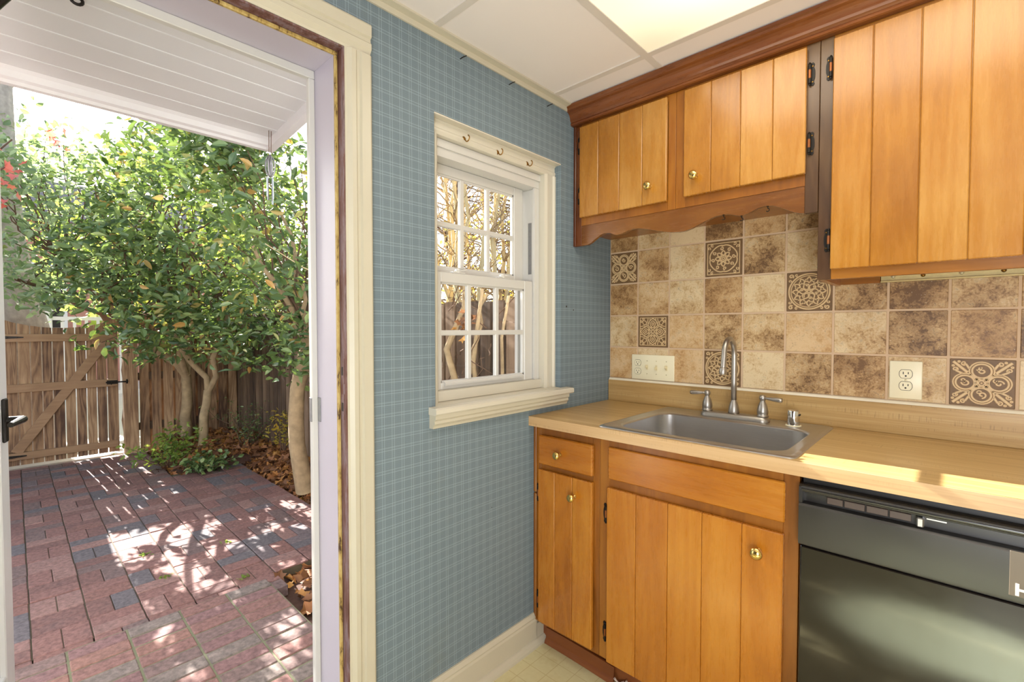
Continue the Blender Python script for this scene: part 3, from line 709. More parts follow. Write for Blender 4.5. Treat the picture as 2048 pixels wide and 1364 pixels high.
# small bracket lying by the toe kick
k = MB(); k.obox((.400, -.562, FZ + .014), (.013, -.013, 0), (.010, .010, .004), (0, -.003, .008), .002)
k.tube([(.404, -.553, FZ + .022), (.411, -.546, FZ + .036), (.416, -.553, FZ + .038), (.411, -.561, FZ + .024)], .0022, 8)
k.tube([(.387, -.556, FZ + .014), (.377, -.562, FZ + .026), (.371, -.566, FZ + .034)], [.003, .003, .0045], 8)
tag(k.build('bracket', plain('worn_white_metal', rgb(206, 188, 178), 0.5, 0.2, var=.3, nscale=90), loc=(.40, -.56, FZ)), 'small worn whitish metal bracket on the floor by the toe kick', 'bracket')

# ================================================================== COUNTERTOP, SINK, FAUCET
CX1 = 1.585
CT = thing('countertop', 'tan butcher-block pattern laminate countertop with a low backsplash', 'countertop', (.79, -.3, .875))
SX0, SX1, SY0, SY1 = .335, .920, -.578, -.070        # cut-out
k = MB(); k.box(.001, SX0, -.611, -.002, .8755, .914); k.box(SX1, CX1, -.611, -.002, .8755, .914); k.box(SX0, SX1, -.611, SY0, .8755, .914); k.box(SX0, SX1, SY1, -.002, .8755, .914)
k.build('top', M['laminate'], CT)
MB().box(.0, CX1, -.6135, -.6112, .8755, .9138, .0006).build('front_edge', M['laminate_edge'], CT)
MB().box(.002, CX1, -.020, -.001, .9142, 1.015, .0012).build('backsplash_lip', M['laminate'], CT)
MB().extrude([(-.018, 1.0152), (-.0115, 1.0152), (-.0085, 1.024), (-.0105, 1.0245), (-.014, 1.022)], 'X', .004, CX1).build('caulk_bead', M['caulk'], CT)

def rrect(x0, x1, y0, y1, r, z, n=6):
    P_ = []
    for (cx_, cy_, a0) in ((x1 - r, y1 - r, 0), (x0 + r, y1 - r, 90), (x0 + r, y0 + r, 180), (x1 - r, y0 + r, 270)):
        for i in range(n + 1):
            a_ = math.radians(a0 + 90 * i / n); P_.append((cx_ + r * math.cos(a_), cy_ + r * math.sin(a_), z))
    return P_
S = thing('kitchen_sink', 'single-bowl stainless steel drop-in sink set in the tan countertop', 'sink', (.627, -.32, .914))
ox0, ox1, oy0, oy1 = .313, .938, -.598, -.040
k = MB()
k.loft([rrect(ox0, ox1, oy0, oy1, .022, .9143), rrect(ox0 + .001, ox1 - .001, oy0 + .001, oy1 - .001, .022, .9165), rrect(ox0 + .007, ox1 - .007, oy0 + .007, oy1 - .007, .020, .9195),
        rrect(ox0 + .014, ox1 - .014, oy0 + .014, oy1 - .014, .018, .9195), rrect(ox0 + .020, ox1 - .020, oy0 + .020, oy1 - .020, .018, .9170),
        rrect(.352, .902, -.552, -.160, .062, .9165), rrect(.357, .897, -.546, -.165, .060, .9150), rrect(.361, .893, -.542, -.170, .058, .910),
        rrect(.366, .888, -.536, -.176, .056, .80), rrect(.372, .882, -.530, -.182, .05, .765), rrect(.392, .862, -.510, -.202, .04, .752), rrect(.585, .669, -.40, -.316, .04, .749)], True, False, True)
k.build('bowl', M['steel'], S, auto=35)
k = MB(); k.lathe([(.040, 0), (.040, .002), (.030, .003), (.026, .0005), (.001, .0005)], (.627, -.358, .7492), (0, 0, 1), 24); k.build('drain', M['chrome'], S)

F = thing('faucet', 'brushed nickel faucet with a gooseneck spout and two lever handles', 'faucet', (.62, -.108, .917))
fy = -.108
k = MB(); pl = [rrect(.494, .748, fy - .028, fy + .028, .027, .9172), rrect(.494, .748, fy - .028, fy + .028, .027, .924), rrect(.499, .743, fy - .023, fy + .023, .022, .933), rrect(.504, .738, fy - .019, fy + .019, .018, .936)]
k.loft(pl, True, True, True); k.build('base_plate', M['nickel'], F, auto=40)
k = MB(); k.lathe([(.020, 0), (.0205, .006), (.0195, .018), (.0165, .032), (.0125, .044), (.0105, .048), (.0105, .052)], (.620, fy, .936), (0, 0, 1), 24)
sp = [(.620, fy, .98), (.620, fy, 1.06), (.620, fy, 1.135)]
r_ = .056; cx_, cz_ = fy - r_, 1.160
for i in range(0, 13):
    a_ = PI * i / 12 * 0.985
    q = r_ * math.cos(a_); hgt = .066 * math.sin(a_)
    sp.append((.620 + .0 * i, cx_ + q, cz_ + hgt))
sp += [(.620, fy - 2 * r_ - .006, 1.125), (.620, fy - 2 * r_ - .008, 1.112)]
k.tube(sp, [.0105] * 3 + [.0102] * 10 + [.0098] * 3 + [.0098] * 2, 16)
k.lathe([(.0105, 0), (.0125, .004), (.0132, .022), (.0118, .026), (.0116, .027)], (.620, fy - 2 * r_ - .0085, 1.122), (0, -.06, -1), 18)
k.build('spout', M['nickel'], F, smooth=True)
for hx_, s_ in ((.518, -1), (.723, 1)):
    k = MB(); k.lathe([(.0205, 0), (.0205, .004), (.0175, .006), (.0190, .012), (.0195, .020), (.0175, .034), (.0130, .048), (.0090, .056), (.0085, .060), (.0115, .064), (.0122, .071), (.0105, .078), (.004, .081), (.001, .0812)], (hx_, fy, .936), (0, 0, 1), 22)
    tip = (hx_ + s_ * .068, fy - .006, 1.003)
    p0 = Vector((hx_ + s_ * .006, fy, 1.006)); p1 = Vector(tip)
    k.tube([p0, p0.lerp(p1, .15), p0.lerp(p1, .35), p0.lerp(p1, .6), p0.lerp(p1, .85), p0.lerp(p1, .97), p1], [.005, .0048, .0068, .0085, .0088, .0075, .003], 14)
    k.build('handle', M['nickel'], F, smooth=True)
AG = thing('air_gap_cap', 'polished chrome air gap cylinder standing on the sink right of the faucet', 'air gap', (.826, -.112, .917))
k = MB(); k.lathe([(.0215, 0), (.0215, .004), (.0205, .005), (.0205, .0451), (.0195, .0505), (.016, .053), (.001, .0535)], (.826, -.112, .9205), (0, 0, 1), 26); k.build('cap', M['chrome'], AG, auto=40)
k = MB(); k.lathe([(.025, 0), (.025, .003), (.022, .0035)], (.826, -.112, .917), (0, 0, 1), 26); k.build('collar', M['ivory'], AG)
k = MB(); k.box(.838, .8475, -.122, -.104, .954, .961, .001); k.build('vent_slot', M['slot'], AG)

# ================================================================== DISHWASHER
W_ = thing('dishwasher', 'black built-in dishwasher with a charcoal control panel under the counter', 'dishwasher', (1.25, -.3, FZ))
dx0, dx1 = .9495, 1.5555
MB().box(dx0 + .004, dx1 - .004, -.575, -.02, .075, .868).build('tub', M['dw_dark'], W_)
k = MB(); k.box(dx0 + .002, dx1 - .002, -.598, -.5755, .085, .688, .004, 2); k.build('door', M['dw_door'], W_)
k = MB(); k.box(dx0 + .006, dx1 - .006, -.560, -.545, FZ, .083); k.build('kick_plate', M['dw_dark'], W_)
k = MB()
k.extrude([(-.5755, .690), (-.598, .690), (-.606, .695), (-.6075, .702), (-.6075, .798), (-.6035, .8035), (-.5755, .805)], 'X', dx0, dx1)
k.extrude([(-.5755, .833), (-.600, .833), (-.606, .836), (-.6075, .842), (-.6055, .848), (-.598, .8525), (-.5755, .853)], 'X', dx0 + .008, dx1 - .008)
k.extrude([(-.5755, .805), (-.6035, .8035), (-.606, .806), (-.607, .842), (-.605, .848), (-.598, .853), (-.5755, .853)], 'X', dx0, dx0 + .008)
k.extrude([(-.5755, .805), (-.6035, .8035), (-.606, .806), (-.607, .842), (-.605, .848), (-.598, .853), (-.5755, .853)], 'X', dx1 - .008, dx1)
k.box(dx0 + .008, dx1 - .008, -.582, -.5755, .805, .833)
pn = k.build('control_panel', M['dw_panel'], W_, auto=30)
MB().extrude([(-.600, .8345), (-.6065, .8375), (-.6082, .843), (-.6062, .8488), (-.6, .8525), (-.602, .845)], 'X', dx0 + .006, dx1 - .006).build('pull_lip', M['dw_lip'], W_, auto=60)
for x0, x1 in ((1.010, 1.044), (1.047, 1.089), (1.092, 1.134), (1.137, 1.177)):
    MB().box(x0, x1, -.592, -.581, .812, .829, .001).build('button', M['dw_button'], W_)
k = MB(); k.box(1.186, 1.200, -.603, -.581, .806, .829, .003); k.box(1.2035, 1.238, -.5835, -.581, .823, .826); k.build('latch', M['steel'], W_)
k = MB(); k.box(1.336, 1.470, -.6085, -.606, .708, .802, .0006); bd = k.build('badge', M['dw_badge'], W_)
cu = bpy.data.curves.new('badge_text', 'FONT'); cu.body = 'Hotpoint'; cu.size = .0345; cu.offset = .0011; cu.extrude = .0004; cu.space_character = 1.05
to = bpy.data.objects.new('badge_text', cu); C.objects.link(to)
dg = bpy.context.evaluated_depsgraph_get(); dg.update()
tm = bpy.data.meshes.new_from_object(to.evaluated_get(dg)); bpy.data.objects.remove(to); bpy.data.curves.remove(cu)
tm.transform(Matrix.Translation((1.3435, -.6088, .7115)) @ Matrix.Rotation(PI / 2, 4, 'X')); tm.name = 'lettering'; tm.materials.clear()
link('lettering', tm, M['white_ink'], bd)

# ================================================================== TILE BACKSPLASH
TS = thing('tile_backsplash', 'beige and brown tumbled stone tile backsplash behind the sink', 'backsplash', (.79, -.004, 1.02))
TXS = [.001, .1505, .3045, .4605, .6155, .7690, .9225, 1.0765, 1.2285, 1.3790, 1.532]
TXS.append(TXS[-1] + .053)
TZS = [1.0225, 1.1745, 1.3260, 1.4785, 1.6310, 1.715]
Yt = -.0075
MB().box(.001, CX1, -.0045, -.0008, 1.0160, 1.716).build('grout_bed', M['grout'], TS)
orn = {(0, 3): 'a', (1, 1): 'b', (3, 3): 'c', (5, 2): 'd', (3, 0): 'd', (8, 0): 'a'}
k = MB(); gw = .0046
for i in range(len(TXS) - 1):
    for j in range(len(TZS) - 1):
        if (i, j) in orn: continue
        if TXS[i] > .945 and TZS[j] > 1.46: continue
        z1 = TZS[j + 1] if not (j == 2 and TXS[i] > .945) else 1.4785
        k.box(TXS[i] + gw, TXS[i + 1] - gw * .6, Yt, -.003, TZS[j] + gw, z1 - gw * .6, .0014)
k.build('plain_tiles', M['tile'], TS)
def circ(cx_, cy_, r, n=28, a0=0, a1=2 * PI):
    return [(cx_ + r * math.cos(a0 + (a1 - a0) * i / n), cy_ + r * math.sin(a0 + (a1 - a0) * i / n)) for i in range(n + (0 if abs(a1 - a0 - 2 * PI) < 1e-6 else 1))]
def spiral(cx_, cy_, r, a0, turns, n=16):
    return [(cx_ + r * (1 - .8 * i / n) * math.cos(a0 + 2 * PI * turns * i / n), cy_ + r * (1 - .8 * i / n) * math.sin(a0 + 2 * PI * turns * i / n)) for i in range(n + 1)]
def rot(p, a): return [(x * math.cos(a) - y * math.sin(a), x * math.sin(a) + y * math.cos(a)) for x, y in p]
def petal(r0, r1, w, a, n=12):
    P_ = [(r0 + (r1 - r0) * i / n, w * math.sin(PI * i / n)) for i in range(n + 1)] + [(r0 + (r1 - r0) * i / n, -w * math.sin(PI * i / n)) for i in range(n - 1, 0, -1)]
    return rot(P_, a)
def ornament(kind):
    L_ = []                                    # (points, width, closed)
    
    if kind == 'a':
        for q in range(4):
            a_ = PI / 2 * q; c_ = (.53 * math.cos(a_), .53 * math.sin(a_))
            L_.append((circ(*c_, .40), .055, True)); L_.append((circ(*c_, .31), .07, True))
            L_.append((spiral(c_[0] + .02, c_[1], .15, a_, 1.1), .06, False)); L_.append((spiral(c_[0] - .08, c_[1] + .1, .1, a_ + 2, .9, 10), .05, False))
            L_.append((rot([(.45, .45), (.62, .62), (.78, .78), (.93, .93)], a_), .10, False))
            L_.append((rot(spiral(.58, .86, .10, -2.0, 1.2, 12), a_), .055, False)); L_.append((rot(spiral(.86, .58, .10, 3.6, -1.2, 12), a_), .055, False))
            L_.append((rot([(.40, .62), (.46, .74), (.52, .84)], a_), .08, False)); L_.append((rot([(.62, .40), (.74, .46), (.84, .52)], a_), .08, False))
            L_.append((rot(circ(.93, .74, .035, 8), a_), .05, True)); L_.append((rot(circ(.74, .93, .035, 8), a_), .05, True))
        L_ += [(circ(0, 0, .20), .05, True), (circ(0, 0, .10), .05, True), (circ(0, 0, .02, 8), .04, True)]
    if kind in 'bc':
        L_.append(([(-.90, -.90), (.90, -.90), (.90, .90), (-.90, .90)], .06, True))
    if kind == 'b':
        for q in range(4):
            a_ = PI / 2 * q
            L_.append((petal(.12, .86, .34, a_, 14), .06, True)); L_.append((petal(.25, .72, .18, a_), .05, True)); L_.append((petal(.40, .58, .07, a_, 8), .05, True))
            L_.append((rot(circ(.86, .86, .66, 18, PI, 1.5 * PI), a_), .055, False)); L_.append((rot(circ(.86, .86, .52, 16, PI, 1.5 * PI), a_), .05, False))
            L_.append((petal(.1, .42, .11, a_ + PI / 4, 10), .06, True)); L_.append((petal(.62, 1.02, .12, a_ + PI / 4, 10), .05, True))
            L_.append((rot(spiral(.66, .80, .09, 0, 1.1, 10), a_), .05, False)); L_.append((rot(spiral(.80, .66, .09, PI / 2, -1.1, 10), a_), .05, False))
        L_.append((circ(0, 0, .10), .07, True))
    if kind == 'c':
        cusp = []
        for i in range(97):
            a_ = 2 * PI * i / 96; r = .70 + .13 * abs(math.cos(2 * a_ + PI / 2)) + .05 * math.cos(4 * a_); cusp.append((r * math.cos(a_), r * math.sin(a_)))
        L_.append((cusp[:-1], .06, True))
        for q in range(8):
            a_ = PI / 4 * q
            L_.append((petal(.17, .46, .10, a_, 10), .06, True)); L_.append((rot(spiral(.58, .10, .11, 0, 1.1 if q % 2 else -1.1, 12), a_), .055, False))
        for q in range(4):
            a_ = PI / 2 * q + PI / 4
            L_.append((rot(spiral(1.03, .13, .10, PI, 1.0, 10), a_), .05, False)); L_.append((rot(spiral(1.03, -.13, .10, PI, -1.0, 10), a_), .05, False))
        L_ += [(circ(0, 0, .15), .05, True), (circ(0, 0, .07, 14), .05, True)]
    if kind == 'd':
        L_ += [(circ(0, 0, .93, 48), .07, True), (circ(0, 0, .83, 48), .045, True)]
        for q in range(12):
            a_ = PI / 6 * q
            L_.append((petal(.46, .77, .09, a_, 9), .06, True)); L_.append((rot(spiral(.60, .14, .08, 2.2, 1.1, 10), a_), .05, False))
        for q in range(6):
            a_ = PI / 3 * q
            L_.append((petal(.10, .44, .12, a_, 10), .06, True)); L_.append((rot(spiral(.33, .14, .09, 1.0, 1.2, 10), a_ + .3), .05, False))
        for q in range(4):
            a_ = PI / 2 * q + PI / 4
            L_.append((rot(spiral(1.17, 0, .12, PI, 1.2, 12), a_), .06, False)); L_.append((rot(spiral(1.03, .22, .08, PI, 1.0, 10), a_), .05, False)); L_.append((rot(spiral(1.03, -.22, .08, PI, -1.0, 10), a_), .05, False))
        L_.append((circ(0, 0, .07, 12), .06, True))
    return L_
for (i, j), kd in orn.items():
    x0, x1, z0, z1 = TXS[i] + gw, TXS[i + 1] - gw * .6, TZS[j] + gw, TZS[j + 1] - gw * .6
    k = MB(); k.mi = 0; k.box(x0, x1, Yt + .0003, -.003, z0, z1, .0014)
    k.mi = 1; cx_, cz_, hs = (x0 + x1) / 2, (z0 + z1) / 2, (x1 - x0) / 2 * .96
    for pts, wd, cl_ in ornament(kd):
        k.ribbon([(p[0] * hs, p[1] * hs) for p in pts], wd * hs * 1.15, .0013, lambda u, v_, h: (cx_ + u, Yt + .0002 - h, cz_ + v_), cl_)
    tag(k.build('decorative_tile', [M['tile_dark'], M['tile_relief']], TS), 'tile with a raised scroll pattern')

# ================================================================== ELECTRICAL PLATES
def receptacle(parent, x_, z_, y_, s=1.0):
    k = MB(); k.mi = 0
    hw, hh = .0165 * s, .0135 * s
    pr = [(x_ + hw * math.cos(a_) if abs(math.cos(a_)) < .93 else x_ + hw * .97 * (1 if math.cos(a_) > 0 else -1), z_ + max(-hh, min(hh, hw * 1.05 * math.sin(a_)))) for a_ in [2 * PI * q / 28 for q in range(28)]]
    A_ = [k.bm.verts.new((p[0], y_, p[1])) for p in pr]; B_ = [k.bm.verts.new((p[0], y_ - .002, p[1])) for p in pr]
    for q in range(28): k._face([A_[q], A_[(q + 1) % 28], B_[(q + 1) % 28], B_[q]])
    k._face(B_)
    k.mi = 1
    k.box(x_ - .0075 * s, x_ - .0052 * s, y_ - .0024, y_ - .0015, z_ - .001 * s, z_ + .007 * s); k.box(x_ + .0052 * s, x_ + .0075 * s, y_ - .0024, y_ - .0015, z_, z_ + .0065 * s)
    k.lathe([(.0027 * s, 0), (.0027 * s, .0008)], (x_, y_ - .0016, z_ - .0065 * s), (0, -1, 0), 10)
    rg = [(x_ + (p[0] - x_) * 1.05, z_ + (p[1] - z_) * 1.06) for p in pr]
    k.ribbon(rg, .0012, .0003, lambda u, v_, h: (u, y_ - .0004 - h, v_), True)
    return k.build('receptacle', [M['ivory'], M['slot']], parent)
O = thing('outlet', 'ivory duplex outlet on the tile wall at the right', 'outlet', (1.1275, -.008, 1.096))
py = -.0085
MB().box(1.0850, 1.1690, py - .0055, py + .0005, 1.0335, 1.1585, .0028, 2).build('cover_plate', M['ivory'], O, auto=50)
receptacle(O, 1.1275, 1.1160, py - .0055); receptacle(O, 1.1275, 1.0765, py - .0055)
k = MB(); k.lathe([(.0033, 0), (.0025, .0012), (.001, .0014)], (1.1275, py - .0055, 1.096), (0, -1, 0), 10); k.build('screw', M['screw'], O)
O = thing('switch_plate', 'wide ivory plate with an outlet and three toggle switches near the corner', 'switch', (.2305, -.008, 1.084))
MB().box(.1255, .3355, py - .0055, py + .0005, 1.0275, 1.1435, .0028, 2).build('cover_plate', M['ivory'], O, auto=50)
receptacle(O, .1585, 1.1050, py - .0055, .95); receptacle(O, .1585, 1.0655, py - .0055, .95)
for i, x_ in enumerate((.2045, .2505, .2985)):
    k = MB(); k.box(x_ - .0052, x_ + .0052, py - .0062, py - .0052, 1.0735, 1.0975); s_ = 1 if i != 1 else -1
    k.obox((x_, py - .011, 1.0855 + s_ * .003), (.0042, 0, 0), (0, .0055, -s_ * .003), (0, s_ * .002, .0055), .001); k.build('toggle', M['ivory2'], O)
    for zz_ in (1.0555, 1.1155):
        k = MB(); k.lathe([(.0028, 0), (.0022, .001), (.001, .0012)], (x_, py - .0055, zz_), (0, -1, 0), 10); k.build('screw', M['screw'], O)
# ================================================================== OUTSIDE
PZ = -0.20                                   # patio level
rnd = random.Random(11)
# ground / planting soil: one undulating sheet under everything
def soil_h(x, y):
    ed = -1.02 if x < -4.42 else -.375
    t = max(0.0, min(1.0, (y - ed) / .42)); t = t * t * (3 - 2 * t)
    near = max(0.0, min(1.0, (x + 2.4) / .6)); near = near * near * (3 - 2 * near)
    h = -.262 + .142 * t * (1 - .55 * near)
    return h + .012 * math.sin(x * 7.1 + y * 3.3) + .010 * math.sin(y * 11.7 - x * 4.1)
nx_, ny_ = 90, 46
gx = [-5.93 + (5.74) * i / nx_ for i in range(nx_ + 1)]; gy = [-3.2 + 3.32 * j / ny_ for j in range(ny_ + 1)]
vs = [(x, y, soil_h(x, y)) for y in gy for x in gx]
fs = [(j * (nx_ + 1) + i, j * (nx_ + 1) + i + 1, (j + 1) * (nx_ + 1) + i + 1, (j + 1) * (nx_ + 1) + i) for j in range(ny_) for i in range(nx_)]
me = bpy.data.meshes.new('planting_bed'); me.from_pydata(vs, [], fs); struct(link('planting_bed', me, M['soil'], smooth=True))
struct(MB().box(-30, -5.94, -14, 14, -.5, -.215).build('ground', M['concrete']))
struct(MB().box(-5.94, 1, .14, 14, -.5, -.2).build('ground', M['soil']))
struct(MB().box(-5.94, -.2, -14, -3.2, -.5, -.21).build('ground', M['soil']))

# basket-weave brick patio
k = MB(); U = .205
ygrid = [-2.00 + U * n for n in range(-6, 10)]
def patio_has(x, y):
    if x < -5.82 or x > -1.60: return False
    if x < -4.45: return y < -1.06
    if x < -1.70: return y < -.40
    return y < -1.05
for yi, y0 in enumerate(ygrid):
    x0 = -5.82 - rnd.random() * .1 - (yi % 2) * U
    xi = 0; x = -5.81
    while x < -1.62:
        if not patio_has(x + U / 2, y0 + U * .5): x += U; xi += 1; continue
        g_ = .0035; zt = PZ + rnd.uniform(-.003, .003)
        if (xi + yi) % 2 == 0:
            for q in range(2): k.box(x + q * U / 2 + g_ * .6, x + (q + 1) * U / 2 - g_ * .4, y0 + g_, y0 + U - g_, PZ - .06, zt + rnd.uniform(-.002, .002), .003)
        else:
            for q in range(2): k.box(x + g_, x + U - g_, y0 + q * U / 2 + g_ * .6, y0 + (q + 1) * U / 2 - g_ * .4, PZ - .06, zt + rnd.uniform(-.002, .002), .003)
        x += U; xi += 1
struct(k.build('brick_patio', M['brick']))
k = MB(); k.box(-5.82, -4.45, -3.2, -1.05, PZ - .06, PZ - .007); k.box(-4.45, -1.71, -3.2, -.366, PZ - .06, PZ - .007); struct(k.build('patio_joint_sand', M['joint']))
# mortared brick landing by the door
k = MB(); LZ = PZ + .006
for r in range(15):
    x0 = -1.655 + r * .0955
    for c_ in range(10):
        y1 = -1.047 - c_ * .2125
        k.box(x0 + .003, x0 + .0905, y1 - .2045, y1, LZ - .06, LZ + rnd.uniform(-.002, .003), .004)
struct(k.build('brick_landing', M['brick2']))
struct(MB().box(-1.66, -.19, -3.15, -1.042, PZ - .07, LZ - .004).build('landing_mortar', M['mortar']))

# leaf maker --------------------------------------------------------
def leaf_mesh(name, pos, axis, nrm, ln, wd, fold=0.22, curl=0.18, lobed=False):
    """many separate folded leaves in one mesh; pos/axis/nrm are (n,3) arrays"""
    n = len(pos); side = np.cross(nrm, axis); side /= (np.linalg.norm(side, axis=1, keepdims=True) + 1e-9); nn = np.cross(axis, side)
    L_ = ln[:, None]; W2 = wd[:, None] / 2
    if lobed:
        outl = [(0, 0), (.12, .55), (.02, 1.0), (.36, .62), (.62, 1.0), (.66, .40), (1.0, 0)]
    else:
        outl = [(0, 0), (.22, .72), (.5, 1.0), (.78, .62), (1.0, 0)]
    m = len(outl) - 2
    rows = [pos]
    for (u, s) in outl[1:-1]:
        c_ = pos + axis * L_ * u - nn * L_ * curl * u * u
        rows += [c_ + side * W2 * s + nn * W2 * s * fold * 2, c_, c_ - side * W2 * s + nn * W2 * s * fold * 2]
    rows.append(pos + axis * L_ - nn * L_ * curl)
    V = np.stack(rows, 1).reshape(-1, 3); per = len(rows)
    F = [(0, 2, 1), (0, 3, 2)]
    for q in range(m - 1):
        a_ = 1 + q * 3; F += [(a_, a_ + 1, a_ + 4, a_ + 3), (a_ + 1, a_ + 2, a_ + 5, a_ + 4)]
    a_ = 1 + (m - 1) * 3; t_ = per - 1; F += [(a_, a_ + 1, t_), (a_ + 1, a_ + 2, t_)]
    faces = []
    for i in range(n):
        b_ = i * per; faces += [tuple(b_ + q for q in f) for f in F]
    me = bpy.data.meshes.new(name); me.from_pydata(V.tolist(), [], faces); me.update(); return me
def unit(a): return a / (np.linalg.norm(a, axis=1, keepdims=True) + 1e-9)
EL, AZ = math.radians(28.6), math.radians(3.5)      # low late-autumn sun
_R = np.random.RandomState(77)
GAPS = [(-.86, 1.030, .085, -.012), (-1.36, -1.78, .11, .038), (-1.12, -1.76, .10, .045), (-1.2, -1.70, .09, .05)]
for _i in range(64):
    GAPS.append((_R.uniform(-1.25, -.2), -1.82 + .80 * _R.uniform(0, 1) ** 1.3, _R.uniform(.022, .062), _R.uniform(.016, .042)))
for _i in range(16):
    GAPS.append((_R.uniform(-1.75, -.9), _R.uniform(-1.25, -.62), _R.uniform(.03, .075), _R.uniform(.02, .045)))
def light_gaps(p):
    # openings in the crowns through which the low sun reaches the bricks
    v = p[:, 1] - math.tan(AZ) * p[:, 0]; w = p[:, 2] + math.tan(EL) * p[:, 0]; ok = np.ones(len(p), bool)
    for a_, b_, ra, rb in GAPS: ok &= ((v - a_) / (ra + .035)) ** 2 + ((w - b_) / (rb + .03)) ** 2 > 1
    return ok
def foliage(name, parent, mat, centres, n_per, spread, ln, wd, seed, droop=.25, keep=None, lobed=False, up=.7):
    R_ = np.random.RandomState(seed); cs_ = np.array(centres)
    p = np.repeat(cs_, n_per, 0) + R_.normal(0, 1, (len(cs_) * n_per, 3)) * spread
    if keep is not None:
        p = p[keep(p)]
    p = p[light_gaps(p)]
    n = len(p); ax = R_.normal(0, 1, (n, 3)); ax[:, 2] = ax[:, 2] * .5 - droop; ax = unit(ax)
    nr = R_.normal(0, .75, (n, 3)); nr[:, 2] += up; nr = unit(nr)
    l_ = R_.uniform(.7, 1.25, n) * ln; w_ = l_ * wd * R_.uniform(.85, 1.15, n)
    me = leaf_mesh(name, p, ax, nr, l_, w_, lobed=lobed)
    return link(name, me, mat, parent, smooth=False)
def ell_centres(n, c, r, seed, shell=.45, zmin=None):
    R_ = np.random.RandomState(seed); d = unit(R_.normal(0, 1, (n, 3))); rad = R_.uniform(shell, 1, n) ** .6
    p = np.array(c) + d * rad[:, None] * np.array(r)
    return p if zmin is None else p[p[:, 2] > zmin]
def limb(mb, a, b, r0, r1, wig=.06, n=7, seed=0, seg=9):
    R_ = random.Random(seed); a = Vector(a); b = Vector(b); pts = []; rs = []
    for i in range(n + 1):
        u = i / n; p = a.lerp(b, u)
        if 0 < i < n: p += Vector((R_.uniform(-1, 1), R_.uniform(-1, 1), R_.uniform(-.4, .4))) * wig * (b - a).length
        pts.append(p); rs.append(r0 + (r1 - r0) * u)
    mb.tube(pts, rs, seg); return pts
def house_clear(p):   # nothing grows through the porch, the walls or the doorway path
    x, y, z = p[:, 0], p[:, 1], p[:, 2]
    return ~((x > -1.42) & (y < -.85)) & (x < -.35) & ~((y < -1.15) & (z < .3) & (x > -4.4))

# ------------------------------------------------------------------ holly against the back fence
def keep_holly(p):
    x, y, z = p[:, 0], p[:, 1], p[:, 2]
    low = .90 + .22 * np.clip((-1.1 - y) / .8, 0, 1) - .25 * np.clip((y + .5) / .6, 0, 1)
    return house_clear(p) & (z > low) & (y < 1.3)
H = thing('holly_shrub', 'large glossy dark green shrub with several trunks in the corner bed by the fence', 'shrub', (-5.2, -.58, -.13))
k = MB(); hb = []
T0 = limb(k, (-5.62, -.60, -.16), (-5.45, -.62, .72), .065, .050, .03, 5, 1, 12)
T1 = limb(k, (-4.92, -.62, -.16), (-5.02, -.50, .55), .050, .042, .03, 5, 2, 12)
for q, (a_, b_, r0, r1) in enumerate([((-5.45, -.62, .70), (-5.35, -1.35, 1.55), .045, .022), ((-5.45, -.62, .70), (-5.55, -.45, 1.9), .045, .022), ((-5.45, -.62, .70), (-5.0, -.75, 2.3), .040, .02),
                                      ((-5.02, -.5, .53), (-5.15, -.85, 1.45), .035, .02), ((-5.02, -.5, .53), (-4.7, -.35, 1.7), .035, .018)]):
    hb.append(limb(k, a_, b_, r0, r1, .05, 6, 20 + q))
k.build('trunk', M['bark'], H, auto=60)
cen = np.concatenate([ell_centres(210, (-4.75, -.62, 2.15), (1.0, 1.0, 1.35), 5), ell_centres(60, (-4.6, -.2, 1.25), (.9, .7, .45), 6), ell_centres(70, (-4.9, -1.25, 1.95), (.7, .5, .7), 8), ell_centres(46, (-4.95, -1.05, 1.2), (.55, .5, .26), 9, .1)])
k = MB()
for q in range(0, len(cen), 7):
    c_ = cen[q]; s_ = hb[q % len(hb)][-1]; limb(k, s_, tuple(c_), .012, .004, .08, 4, 100 + q, 5)
k.build('branches', M['bark_dark'], H)
foliage('foliage', H, M['leaf_holly'], cen, 21, (.15, .15, .12), .098, .44, 31, keep=keep_holly)
# lighter, loose shrub reaching in from the left behind the gate side
H2 = thing('leafy_tree', 'loose pale green tree with arching branches above the wooden gate', 'tree', (-6.5, -1.05, -.2))
k = MB(); hb = []
limb(k, (-6.55, -1.0, -.22), (-6.45, -1.05, 1.35), .06, .045, .03, 5, 41, 10)
for q, b_ in enumerate([(-5.6, -1.75, 2.15), (-5.9, -1.35, 2.9), (-6.3, -.8, 3.1), (-5.4, -1.2, 2.3), (-5.5, -2.0, 1.75)]):
    hb.append(limb(k, (-6.45, -1.05, 1.3), b_, .036, .016, .05, 6, 50 + q))
k.build('trunk', M['bark_dark'], H2, auto=60)
cen2 = np.concatenate([ell_centres(120, (-5.7, -1.55, 2.35), (.85, .95, .9), 15), ell_centres(70, (-5.3, -1.6, 1.75), (.6, .55, .3), 16), ell_centres(46, (-6.0, -1.85, 2.9), (.6, .8, .6), 17, .1)])
k = MB()
for q in range(0, len(cen2), 5): limb(k, hb[q % len(hb)][-2], tuple(cen2[q]), .010, .003, .08, 4, 200 + q, 5)
k.build('branches', M['bark_dark'], H2)
foliage('foliage', H2, M['leaf_blue'], cen2, 19, (.17, .17, .11), .075, .52, 33, keep=lambda p: house_clear(p) & (p[:, 2] > 1.26 + .25 * np.clip((-1.75 - p[:, 1]) / .3, 0, 1)))

